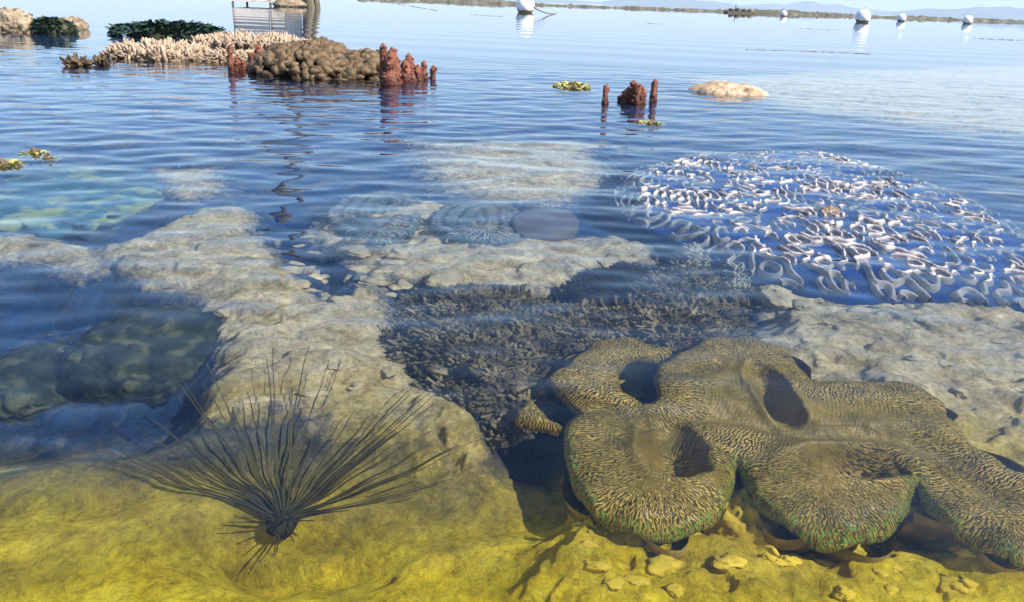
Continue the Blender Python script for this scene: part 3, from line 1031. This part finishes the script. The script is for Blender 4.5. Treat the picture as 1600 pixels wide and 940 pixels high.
# tan folded plate coral at the surface
c = at1(1154, 150, 0)
s = c.length / FPX
t = thing('plate_coral', (c.x, c.y, -0.1), 'tan folded plate coral lying just above the water, alone', 'coral')
for k, (ox, oy, rx, ry, h, sd_) in enumerate([(0, 0.35, 58, 0.42, 0.10, 3), (-26, 0.16, 30, 0.3, 0.07, 6), (18, 0.06, 40, 0.22, 0.06, 9), (-6, 0.0, 24, 0.14, 0.035, 12)]):
    V, F = dome(c.x + ox * s, c.y + 0.25 + oy, rx * s, ry, h + 0.10, -0.10, 90, 30, 0.28, sd_, 0.28)
    V = V.reshape(-1, 3)
    MB().add(V, F).build('plate', M['plate'], t)


# ------------------------------------------------------------------ the ridged coral head awash on the right
def build_ridged():
    out = [(985, 262), (1060, 240), (1180, 232), (1300, 236), (1420, 268), (1530, 308), (1600, 350), (1660, 410), (1640, 452),
           (1540, 455), (1430, 446), (1290, 438), (1170, 408), (1060, 358), (985, 330), (962, 295)]
    poly = at(*smooth_poly(out, 160).T, 0.0)[:, :2]
    cx, cy = poly.mean(0)
    t = thing('ridged_coral', (cx, cy, -0.5), 'broad ridged brain coral awash, pale crooked crests over deep blue valleys', 'coral')
    st = 0.0070
    xs = np.arange(poly[:, 0].min() - 0.05, poly[:, 0].max() + 0.05, st)
    ys = np.arange(poly[:, 1].min() - 0.05, poly[:, 1].max() + 0.05, st)
    X, Y = np.meshgrid(xs, ys)
    ny, nx = X.shape
    d = poly_sd(X.ravel(), Y.ravel(), poly)[0].reshape(X.shape)
    # band-passed noise: its level lines wander like the crests of a brain coral
    r = np.random.RandomState(5)
    W = r.normal(size=X.shape)
    kx, ky = np.fft.fftfreq(nx, st), np.fft.fftfreq(ny, st)
    KX, KY = np.meshgrid(kx, ky)
    k = np.hypot(KX * 0.85, KY * 1.45)
    k0 = 1 / 0.104
    n = np.real(np.fft.ifft2(np.fft.fft2(W) * np.exp(-((k - k0) / (0.17 * k0)) ** 2)))
    n /= n.std()
    g = np.hypot(*np.gradient(n, st)) + 3.0
    dist = np.abs(n) / g                      # metres from the crest line
    brk = vn(X * 19, Y * 13, 12)
    gate = sstep(0.30, 0.44, brk)
    wid = 0.0046 + 0.0060 * vn(X * 6, Y * 6, 9)
    prof = np.clip(1 - (dist / (2.1 * wid)) ** 2, 0, 1) ** 0.8 * gate
    topz = 0.006 + 0.012 * fbm(X * 2.5, Y * 2.5, 14) + 0.010 * fbm(X * 20, Y * 20, 15)
    basez = -0.036 - 0.14 * (1 - sstep(0.0, 0.22, d)) ** 2
    topz = np.minimum(topz, basez + 0.046 + 0.02 * brk)
    Zr = basez - 0.01 + (topz - basez + 0.01) * prof
    F = grid_faces(nx, ny)
    inside = (d > -0.01).ravel()
    # base
    Vb = np.stack([X, Y, basez + 0.006 * fbm(X * 18, Y * 18, 3) - 0.25 * sstep(0.0, -0.04, d)], -1).reshape(-1, 3)
    dd = (d > -0.045).ravel()
    Fb = F[dd[F].all(1)]
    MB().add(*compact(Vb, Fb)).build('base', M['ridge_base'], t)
    on = ((prof > 0.02).ravel()) & inside
    Fr = F[on[F].any(1) & inside[F].all(1)]
    MB().add(*compact(np.stack([X, Y, Zr], -1).reshape(-1, 3), Fr)).build('ridge', M['ridge'], t)
    # a low pinkish encrusting patch in the middle of the head
    p = at1(1296, 330, 0)
    V, Fd = dome(p.x, p.y, 0.085, 0.13, 0.075, -0.06, 40, 14, 0.4, 4, 0.5)
    MB().add(V, Fd).build('patch', M['cream_coral'], t)


def compact(V, F):
    u, inv = np.unique(F, return_inverse=True)
    return V[u], inv.reshape(F.shape)


build_ridged()


# ------------------------------------------------------------------ giant clams
def mantle_material(name, dark, mid, light, green, scale=1.0, ring=False):
    m = bpy.data.materials.new(name)
    m.use_nodes = True
    N, L = m.node_tree.nodes, m.node_tree.links
    b = N['Principled BSDF']
    b.inputs['Roughness'].default_value = 0.45
    b.inputs['Specular IOR Level'].default_value = 0.3
    b.inputs['Subsurface Weight'].default_value = 0.15
    b.inputs['Subsurface Scale'].default_value = 0.01
    rim = N.new('ShaderNodeAttribute')
    rim.attribute_name = 'rim'
    arc = N.new('ShaderNodeAttribute')
    arc.attribute_name = 'arc'
    tc = N.new('ShaderNodeTexCoord').outputs['Object']
    cv = N.new('ShaderNodeCombineXYZ')
    L.new(math_n(N, L, 'MULTIPLY', arc.outputs['Fac'], 1.0), cv.inputs[0])
    L.new(math_n(N, L, 'MULTIPLY', rim.outputs['Fac'], 0.38), cv.inputs[1])

    def noise(vec, sc, det, dist=0.0):
        n = N.new('ShaderNodeTexNoise')
        n.inputs['Scale'].default_value = sc
        n.inputs['Detail'].default_value = det
        n.inputs['Distortion'].default_value = dist
        L.new(vec, n.inputs['Vector'])
        return n.outputs['Fac']
    # crooked dashes running in from the rim
    ph = math_n(N, L, 'ADD', math_n(N, L, 'MULTIPLY', arc.outputs['Fac'], 640.0 * scale),
                math_n(N, L, 'MULTIPLY', noise(tc, 22 * scale, 3, 0.3), 34.0))
    sn = math_n(N, L, 'SINE', ph)
    cut = math_n(N, L, 'MULTIPLY', math_n(N, L, 'SUBTRACT', noise(cv.outputs[0], 210 * scale, 2), 0.5), 7.0)
    band = math_n(N, L, 'ADD', sn, cut)
    fade = ramp(N, [(0.0, (1, 1, 1)), (0.45, (0.8, 0.8, 0.8)), (0.8, (0.10, 0.10, 0.10))])
    L.new(math_n(N, L, 'MULTIPLY', rim.outputs['Fac'], 4.2), fade.inputs[0])
    bandf = math_n(N, L, 'ADD', math_n(N, L, 'MULTIPLY', math_n(N, L, 'MULTIPLY', band, fade.outputs[0]), 0.75), 0.5, True)
    bandf = math_n(N, L, 'ADD', math_n(N, L, 'MULTIPLY', math_n(N, L, 'SUBTRACT', bandf, 0.5), math_n(N, L, 'MULTIPLY', noise(tc, 6, 4, 0.4), 2.1)), 0.5, True)
    big = ramp(N, [(0.35, (0, 0, 0)), (0.68, (1, 1, 1))])
    L.new(noise(tc, 7 * scale, 5, 0.3), big.inputs[0])
    hi = mixc(N, L, big.outputs[0], mid, light)
    col = mixc(N, L, bandf, dark, hi)
    gm = ramp(N, [(0.0, (1, 1, 1)), (0.012, (0.7, 0.7, 0.7)), (0.028, (0, 0, 0))])
    L.new(rim.outputs['Fac'], gm.inputs[0])
    near = N.new('ShaderNodeAttribute')
    near.attribute_name = 'near'
    dots = N.new('ShaderNodeTexVoronoi')
    dots.inputs['Scale'].default_value = 62 * scale
    L.new(tc, dots.inputs['Vector'])
    dm = ramp(N, [(0.30, (1, 1, 1)), (0.5, (0.1, 0.1, 0.1))])
    L.new(dots.outputs['Distance'], dm.inputs[0])
    gf = math_n(N, L, 'MULTIPLY', math_n(N, L, 'MULTIPLY', gm.outputs[0], near.outputs['Fac']), dm.outputs[0])
    col = mixc(N, L, gf, col, green)
    L.new(col, b.inputs['Base Color'])
    bp = N.new('ShaderNodeBump')
    bp.inputs['Strength'].default_value = 0.7
    bp.inputs['Distance'].default_value = 0.006
    L.new(math_n(N, L, 'ADD', math_n(N, L, 'MULTIPLY', bandf, 0.6), noise(tc, 45, 4)), bp.inputs['Height'])
    L.new(bp.outputs[0], b.inputs['Normal'])
    return m


def mantle(t, out_px, zp, mat, st=0.006, w=0.09, lift=0.07, groove=None, gw=0.06, gdep=0.05, pits=(), skirt=0.10, near_line=None, ruff=0.0, name='mantle', n_out=320, tilt=0.0, seed=1):
    """fleshy frilled mantle: a rounded sheet over a traced outline, hollowed at the siphons, with a turned-down rim"""
    poly = at(*smooth_poly(out_px, n_out).T, zp)[:, :2]
    xs = np.arange(poly[:, 0].min() - st, poly[:, 0].max() + 2 * st, st)
    ys = np.arange(poly[:, 1].min() - st, poly[:, 1].max() + 2 * st, st)
    X, Y = np.meshgrid(xs, ys)
    ny, nx = X.shape
    x, y_ = X.ravel(), Y.ravel()
    d, qx, qy = poly_sd(x, y_, poly)
    keep = d > -0.55 * st
    F = grid_faces(nx, ny)
    F = F[keep[F].all(1)]
    on = np.abs(d) < 0.6 * st
    x, y_ = np.where(on, qx, x), np.where(on, qy, y_)
    d = np.where(on, 0, np.maximum(d, 0))
    z = zp - 0.5 * lift + lift * np.sqrt(1 - (1 - np.clip(d / w, 0, 1)) ** 2)
    if groove is not None:
        gl = at(*smooth_poly(groove, 60, False).T, zp)[:, :2]
        gd = np.min(np.hypot(x[:, None] - gl[None, :, 0], y_[:, None] - gl[None, :, 1]), 1)
        z = z - gdep * np.exp(-(gd / gw) ** 2)
    for (px, py, ax, ay, dep) in pits:
        c_ = at(px, py, zp)[:2]
        sx = abs(at(px + ax, py, zp)[0] - c_[0])
        sy = abs(at(px, py - ay, zp)[1] - c_[1])
        q = np.hypot((x - c_[0]) / sx, (y_ - c_[1]) / sy)
        q = q * (1 + 0.22 * fbm(x * 7, y_ * 7, seed + 40))
        z = z - dep * (1 - sstep(0.15, 1.35, q)) + 0.02 * np.exp(-((q - 1.35) / 0.3) ** 2)
    # arc position along the rim of the nearest rim point
    seg = np.concatenate([[0], np.cumsum(np.hypot(*(np.roll(poly, -1, 0) - poly).T))])
    kk = np.argmin((x[:, None] - poly[None, ::2, 0]) ** 2 + (y_[:, None] - poly[None, ::2, 1]) ** 2, 1) * 2
    arc = seg[kk]
    tx = np.roll(poly, -1, 0) - np.roll(poly, 1, 0)
    tx /= np.linalg.norm(tx, axis=1, keepdims=True) + 1e-9
    arc = arc + (x - poly[kk, 0]) * tx[kk, 0] + (y_ - poly[kk, 1]) * tx[kk, 1]
    z = z + 0.012 * fbm(x * 7, y_ * 7, seed + 2) + 0.005 * fbm(x * 30, y_ * 30, seed + 3)
    if ruff:
        z = z + ruff * np.sin(arc * 42 + 3 * fbm(x * 5, y_ * 5, seed)) * np.exp(-d / 0.05)
    z = z + tilt * np.sin(d * 75 + 2.5 * fbm(x * 4, y_ * 4, seed + 8))
    V = np.stack([x, y_, z], -1)
    nearv = np.zeros(len(x))
    if near_line is not None:
        nl = at(*np.array(near_line, float).T, zp)[:, :2]
        nearv = (y_ < np.interp(x, nl[:, 0], nl[:, 1])).astype(float)
    # rim: drop down and tuck in
    e = np.concatenate([F[:, [0, 1]], F[:, [1, 2]], F[:, [2, 3]], F[:, [3, 0]]])
    es = np.sort(e, 1)
    _, idx, cnt = np.unique(es, axis=0, return_index=True, return_counts=True)
    be = e[idx[cnt == 1]]
    bv = np.unique(be)
    cen = np.stack([x, y_], -1)
    gx, gy = qx * 0, qy * 0
    inn = np.stack([x, y_], -1)[bv] - poly[kk[bv]]
    nrm = np.stack([-tx[kk[bv], 1], tx[kk[bv], 0]], -1)
    area = 0.5 * np.sum(poly[:, 0] * np.roll(poly[:, 1], -1) - poly[:, 1] * np.roll(poly[:, 0], -1))
    if area < 0:
        nrm = -nrm
    rings, fs, base = [V], [F], len(V)
    prev = {v: v for v in bv}
    pv = bv.copy()
    cur = base
    A = {'rim': [d], 'arc': [arc], 'near': [nearv]}
    for k, (dn, ins) in enumerate(((0.25, -0.03), (0.6, 0.05), (1.0, 0.30))):
        R2 = np.concatenate([cen[bv] + nrm * ins * skirt, (V[bv, 2] - dn * skirt)[:, None]], 1)
        new = cur + np.arange(len(bv))
        mp = np.full(base, -1)
        mp[bv] = np.arange(len(bv))
        a, b_ = mp[be[:, 0]], mp[be[:, 1]]
        fs.append(np.stack([pv[b_], pv[a], new[a], new[b_]], -1))
        rings.append(R2)
        A['rim'].append(0 * d[bv])
        A['arc'].append(arc[bv])
        A['near'].append(nearv[bv])
        pv = new
        cur += len(bv)
    VV, FF = np.concatenate(rings), np.concatenate(fs)
    A = {k: np.concatenate(v) for k, v in A.items()}
    u, inv = np.unique(FF, return_inverse=True)
    return MB().add(VV[u], inv.reshape(FF.shape)).build(name, mat, t, attrs={k: v[u] for k, v in A.items()})


def valve(t, rim_px, zp, depth, flutes, mat, out=0.0, seed=1):
    """fluted shell half hanging below a traced rim line"""
    p = at(*smooth_poly(rim_px, 140, False).T, zp)
    n = 22
    f = np.linspace(0, 1, n)
    u = np.linspace(0, 1, 140)
    tx = np.gradient(p[:, :2], axis=0)
    tx /= np.linalg.norm(tx, axis=1, keepdims=True)
    nr = np.stack([-tx[:, 1], tx[:, 0]], -1)
    mid = p[:, :2].mean(0)
    mid[1] += 0.3
    fl = 0.045 * np.cos(u * flutes * 2 * math.pi)
    V = np.zeros((n, 140, 3))
    for k in range(n):
        q = p[:, :2] + (mid - p[:, :2]) * (0.75 * f[k] ** 1.6) + nr * (fl * (1 - f[k]))[:, None]
        q = q + nr * (0.012 * fbm(u * 30, u * 0 + f[k] * 9, seed))[:, None]
        V[k, :, :2] = q
        V[k, :, 2] = zp - depth * f[k] ** 0.8 + 0.01 * np.cos(f[k] * 40)
    return MB().add(V, grid_faces(140, n)).build('shell_valve', mat, t)


M['mantle'] = mantle_material('clam_mantle', (0.046, 0.036, 0.005), (0.30, 0.205, 0.030), (0.52, 0.34, 0.09), (0.16, 0.27, 0.05))
M['mantle_blue'] = mantle_material('clam_mantle_blue', (0.012, 0.045, 0.085), (0.12, 0.15, 0.15), (0.34, 0.29, 0.21), (0.05, 0.15, 0.16), 0.35)

CLAM = [(855, 588), (880, 572), (898, 556), (925, 532), (975, 524), (1030, 536), (1052, 548), (1022, 558), (985, 562), (968, 582), (976, 608), (1004, 624),
        (1026, 612), (1022, 582), (1048, 556), (1090, 532), (1150, 524), (1205, 534), (1240, 556), (1268, 586), (1310, 594), (1370, 592), (1430, 602), (1462, 616),
        (1490, 652), (1530, 692), (1580, 726), (1640, 756), (1680, 800), (1660, 860), (1600, 868), (1550, 852), (1490, 818), (1452, 782), (1432, 752),
        (1428, 768), (1416, 802), (1380, 826), (1320, 838), (1260, 826), (1205, 796), (1172, 756), (1152, 716), (1146, 748), (1128, 790), (1090, 818), (1040, 826), (985, 818), (936, 796),
        (905, 762), (886, 716), (884, 676), (886, 650), (906, 640), (892, 622), (874, 606)]
c = at1(1200, 700, -0.5)
clam = thing('giant_clam', (c.x, c.y, -0.5), 'huge olive giant clam spread open, zebra-striped wavy mantle with bright green near edges', 'giant clam', None)
mantle(clam, CLAM, -0.15, M['mantle'], groove=[(905, 630), (1000, 646), (1130, 650), (1240, 672), (1420, 690), (1560, 780)], gw=0.05, gdep=0.045,
       pits=[(1052, 704, 44, 38, 0.13), (1325, 726, 80, 22, 0.11), (1208, 618, 26, 36, 0.13)],
       near_line=[(860, 640), (1000, 650), (1140, 672), (1240, 690), (1420, 720), (1700, 790)], ruff=0.015, lift=0.050, w=0.085, skirt=0.055)
mantle(clam, [(806, 652), (818, 634), (830, 622), (846, 640), (862, 654), (880, 662), (850, 660)], -0.16, M['mantle'], st=0.004, w=0.03, lift=0.03, skirt=0.05, name='mantle_fold', n_out=80, seed=5)
valve(clam, [(880, 700), (910, 780), (985, 838), (1060, 845), (1130, 806), (1150, 770), (1190, 810), (1260, 845), (1330, 856), (1410, 826), (1440, 796), (1490, 836), (1560, 870), (1640, 880)], -0.24, 0.30, 7, M['shell'], seed=4)
valve(clam, [(1640, 770), (1500, 680), (1440, 620), (1300, 606), (1180, 540), (1060, 560), (950, 540), (880, 590)], -0.22, 0.30, 7, M['shell'], seed=6)

c = at1(745, 350, -0.4)
t = thing('giant_clam', (c.x, c.y, -0.4), 'small blue-green giant clam with dark dotted rim on pale rock, next to the plum plate', 'giant clam', 'small clams under the ripples')
mantle(t, [(668, 350), (676, 332), (700, 320), (745, 314), (790, 318), (815, 332), (822, 350), (812, 368), (785, 378), (740, 376), (700, 370)], -0.16, M['mantle_blue'], st=0.012, w=0.12, lift=0.08,
       groove=[(690, 350), (745, 346), (800, 350)], gw=0.05, gdep=0.05, pits=[(735, 347, 12, 5, 0.08), (775, 350, 9, 4, 0.07)], near_line=[(600, 0), (900, 0)], ruff=0.02, tilt=0.014, n_out=160, seed=8)
valve(t, [(668, 352), (700, 374), (745, 381), (790, 381), (818, 366)], -0.2, 0.2, 5, M['shell'], seed=9)
c = at1(620, 330, -0.4)
t = thing('giant_clam', (c.x, c.y, -0.4), 'small grey-blue giant clam half hidden by ripples, the clam nearer the pole reflection', 'giant clam', 'small clams under the ripples')
mantle(t, [(508, 338), (530, 312), (580, 300), (640, 303), (664, 316), (660, 340), (640, 362), (590, 378), (540, 366)], -0.17, M['mantle_blue'], st=0.012, w=0.12, lift=0.08,
       groove=[(540, 338), (600, 336), (650, 330)], gw=0.05, gdep=0.05, pits=[(600, 322, 12, 4, 0.07)], near_line=[(500, 0), (900, 0)], ruff=0.02, tilt=0.014, n_out=160, seed=11)
valve(t, [(510, 345), (545, 372), (592, 384), (640, 368), (666, 340)], -0.2, 0.2, 5, M['shell'], seed=12)

# plum-coloured flat plate next to the small clam
out = at(*smooth_poly([(800, 338), (815, 328), (850, 324), (890, 330), (904, 344), (900, 358), (870, 366), (820, 365), (802, 354)], 80).T, -0.13)[:, :2]
cc = out.mean(0)
mb = MB()
q = np.linspace(0.02, 1, 14)
V = np.stack([np.concatenate([cc + (out - cc) * k, np.full((80, 1), -0.12 - 0.03 * k ** 6) + 0.012 * fbm((cc + (out - cc) * k)[:, 0] * 8, (cc + (out - cc) * k)[:, 1] * 8, 3)[:, None]], 1) for k in q]
             + [np.concatenate([cc + (out - cc) * 0.97, np.full((80, 1), -0.22)], 1), np.concatenate([cc + (out - cc) * 0.8, np.full((80, 1), -0.4)], 1)])
i = np.arange(16 * 80).reshape(16, 80)
j = np.roll(i, -1, 1)
mb.add(V, np.stack([i[:-1], j[:-1], j[1:], i[1:]], -1).reshape(-1, 4))
tag(mb.build('table_coral', M['plum_plate'], loc=(cc[0], cc[1], -0.3)), 'smooth plum-grey flat table coral next to the small blue-green clam', 'coral')


# ------------------------------------------------------------------ dark branching thicket in the middle
def bed(name, out_px, zt, N, ln, rad, label, seed, mat='thicket', cat='coral', near_drop=0.18, w=0.25):
    poly = at(*smooth_poly(out_px, 120).T, zt)[:, :2]
    cx, cy = poly.mean(0)
    t = thing(name, (cx, cy, -0.5), label, cat)

    def zf(x, y_):
        d = poly_sd(np.asarray(x, float), np.asarray(y_, float), poly)[0]
        return zt - ln * 0.6 - near_drop * (1 - sstep(0, w, d)) + 0.075 * fbm(np.asarray(x) * 3.2, np.asarray(y_) * 3.2, seed, 3) - 0.02
    st = 0.02
    xs, ys = np.arange(poly[:, 0].min(), poly[:, 0].max(), st), np.arange(poly[:, 1].min(), poly[:, 1].max(), st)
    X, Y = np.meshgrid(xs, ys)
    d = poly_sd(X.ravel(), Y.ravel(), poly)[0]
    F = grid_faces(len(xs), len(ys))
    F = F[(d > -st)[F].all(1)]
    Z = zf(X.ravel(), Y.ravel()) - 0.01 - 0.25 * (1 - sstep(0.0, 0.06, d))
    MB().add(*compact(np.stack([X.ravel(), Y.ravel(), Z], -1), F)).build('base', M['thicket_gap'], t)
    mb = MB()
    thicket(mb, N, cx, cy, 1, 1, zf, ln, rad, seed, (0.6, 1.5), 0.45, 5, poly)
    mb.build('coral_growth', M[mat], t)  # short coral twigs joined into one mesh
    return t


bed('branching_coral', [(612, 470), (640, 436), (700, 424), (800, 432), (880, 446), (980, 446), (1040, 440), (1110, 440), (1160, 452), (1168, 500), (1150, 525), (1060, 530), (980, 520), (905, 540), (862, 580), (850, 600), (800, 638), (730, 630), (680, 600), (625, 545), (608, 505)],
    -0.14, 7000, 0.070, 0.0108, 'wide dark brown-grey branching coral thicket right behind the huge clam', 81)
bed('branching_coral', [(985, 438), (1010, 412), (1040, 396), (1080, 388), (1120, 398), (1150, 420), (1165, 446), (1120, 442), (1050, 442)],
    -0.09, 1200, 0.070, 0.0108, 'tall grey-brown thorny coral rise between the wide thicket and the ridged coral', 82)
bed('bush_coral', [(1128, 418), (1134, 398), (1160, 390), (1184, 398), (1186, 414), (1172, 432), (1145, 436)], -0.10, 240, 0.07, 0.007, 'pale grey bushy coral tuft by the dark foot of the ridged coral', 83, 'pale_bush', w=0.1)
bed('bush_coral', [(1054, 396), (1062, 378), (1086, 372), (1108, 380), (1112, 394), (1090, 402)], -0.08, 200, 0.06, 0.007, 'pale bushy coral tuft crowning the grey-brown thorny coral', 84, 'pale_bush', w=0.1)
bed('bush_coral', [(880, 440), (896, 432), (930, 428), (948, 406), (990, 402), (1012, 412), (980, 434), (930, 444)], -0.14, 420, 0.05, 0.006, 'low blue-black crusty coral strip on the pale sand behind the thicket', 85, 'urchin', w=0.08, near_drop=0.06)


# ------------------------------------------------------------------ long-spined urchin in the near hollow
def build_urchin():
    c = at1(440, 838, -0.50)
    zb = floor_z(c.x, c.y) + 0.03
    t = thing('sea_urchin', (c.x, c.y, zb - 0.03), 'black sea urchin with very long thin spines fanning out in the near hollow', 'sea urchin')
    mb = MB()
    blob(mb, (c.x, c.y, zb), (0.042, 0.042, 0.034), 4, 0.08, 3, 4, grit=0.1)
    mb.build('body', M['urchin'], t)
    r = np.random.RandomState(17)
    n = 0
    for k in range(100):
        up = k < 58
        az = math.radians(r.uniform(8, 172)) if up else r.uniform(0, 6.283)
        el = r.uniform(0.05, 0.75) if up else r.uniform(0.0, 1.4)
        Lq = r.uniform(0.42, 0.74) * (0.75 + 0.25 * math.sin(az)) if up else r.uniform(0.07, 0.17)
        mx = -zb - 0.04
        if math.sin(el) * Lq > mx:
            Lq = mx / math.sin(el)
        d = np.array([math.cos(az) * math.cos(el), math.sin(az) * math.cos(el), math.sin(el)])
        f = np.linspace(0.06, 1, 7)
        w = r.normal(0, 0.03, 3)
        P = np.array([c.x, c.y, zb]) + d * (Lq * f)[:, None] + w * (Lq * f ** 2)[:, None]
        P[:, 2] = np.minimum(P[:, 2], -0.035)
        mb = MB()
        add_tubes(mb, [P], [np.linspace(0.0036, 0.0011, 7) * (1 + 0.25 * np.sin(np.arange(7) * 2.4 + k))], 5)
        mb.build('spine', M['spine'], t)


build_urchin()

# ------------------------------------------------------------------ boulders and loose stones
def boulder(px, py, rpx, zc, zr, label, mat, seed, ry=None, amp=0.18, name='boulder', cat='boulder', group=None, sub=4):
    c = at1(px, py, zc)
    r = rpx / FPX * (c - Vector((0, 0, CAM_H))).length
    mb = MB()
    blob(mb, (c.x, c.y, zc), (r, ry or r, zr), 5 if rpx > 40 else 4, amp, 1.5, seed, grit=0.17)
    return tag(mb.build(name, M[mat], loc=(c.x, c.y, zc)), label, cat, group)


boulder(240, 545, 104, -0.48, 0.22, 'big rounded dark green boulder under water beside the pale rock shelf', 'dark_rock', 91, 0.3, 0.12)
boulder(60, 590, 70, -0.64, 0.14, 'dark submerged boulder next to the big rounded green one', 'dark_rock', 92, 0.25)
boulder(110, 308, 128, -0.50, 0.20, 'broad teal mound of living coral with yellow-green patches, lying under water', 'teal_rock', 95, 0.75, 0.2, 'mound_coral', 'coral')
boulder(560, 690, 90, -0.46, 0.13, 'flat olive stone behind the urchin body, under its spines', 'dark_rock', 96, 0.14)
boulder(1210, 462, 28, -0.24, 0.07, 'blocky pale stone slab by the bushy coral tuft', 'pale_rock', 97, 0.10, 0.3, 'stone', 'stone')
boulder(1255, 478, 20, -0.25, 0.05, 'small dark-edged stone beside the blocky pale slab', 'pale_rock', 98, 0.07, 0.3, 'stone', 'stone')
boulder(1545, 462, 52, -0.24, 0.06, 'low smooth stone lying against the near end of the ridged coral', 'pale_rock', 99, 0.12, 0.15, 'stone', 'stone')
boulder(695, 436, 30, -0.20, 0.05, 'tan rounded stone touching the far edge of the wide thicket', 'pale_rock', 100, 0.10, 0.15, 'stone', 'stone')
boulder(930, 870, 46, -0.42, 0.17, 'golden jagged rock rising under the near edge of the huge clam', 'golden_rock', 102, 0.13, 0.35, 'rock', 'rock')
boulder(1140, 860, 66, -0.45, 0.20, 'golden broken rock below the first near lobe of the clam', 'golden_rock', 103, 0.16, 0.35, 'rock', 'rock')
boulder(1350, 905, 70, -0.46, 0.14, 'golden rubble rock below the second near lobe of the clam', 'golden_rock', 104, 0.15, 0.35, 'rock', 'rock')

r = np.random.RandomState(23)
stone_spots = []
for (x0, x1, y0, y1, n, mat, grp, lab) in [
        (440, 640, 385, 475, 34, 'pale_rock', 'rubble in the dark hollow', 'pale coral rubble piece in the dark hollow beside the pole reflection'),
        (1190, 1590, 470, 640, 13, 'pale_rock', 'stones on the pale shelf', 'pale stone half sunk in the sandy shelf beside the clam'),
        (345, 620, 440, 640, 12, 'pale_rock', 'stones on the sand tongue', 'pale stone on the sand tongue behind the urchin'),
        (900, 1600, 850, 940, 20, 'golden_rock', 'golden rubble under the clam', 'golden rubble piece lying below the clam')]:
    for k in range(n):
        px, py = r.uniform(x0, x1), r.uniform(y0, y1)
        p = at1(px, py, -0.3)
        z = floor_z(p.x, p.y)
        p = at1(px, py, z)
        z = floor_z(p.x, p.y)
        rad = r.uniform(0.010, 0.032) * (0.6 + 0.25 * p.y if p.y < 4 else 1.4)
        mb = MB()
        blob(mb, (p.x, p.y, z + rad * 0.15), (rad * r.uniform(0.8, 1.7), rad * r.uniform(0.7, 1.2), rad * r.uniform(0.5, 0.9)), 3, 0.75, 1.5, 200 + k + int(x0))
        tag(mb.build('rubble_stone', M[mat], loc=(p.x, p.y, z)), lab, 'stone', grp)

# ------------------------------------------------------------------ bay haze
def build_haze():
    m = bpy.data.materials.new('haze')
    m.use_nodes = True
    N, L = m.node_tree.nodes, m.node_tree.links
    N.clear()
    out = N.new('ShaderNodeOutputMaterial')
    v = N.new('ShaderNodeVolumePrincipled')
    v.inputs['Color'].default_value = (0.66, 0.80, 1.0, 1)
    v.inputs['Density'].default_value = 0.00012
    L.new(v.outputs[0], out.inputs['Volume'])
    mb = MB()
    box(mb, (-16000, -40, -9), (16000, 13000, 420))
    tag(mb.build('haze', m, smooth=False), kind='stuff')


build_haze()
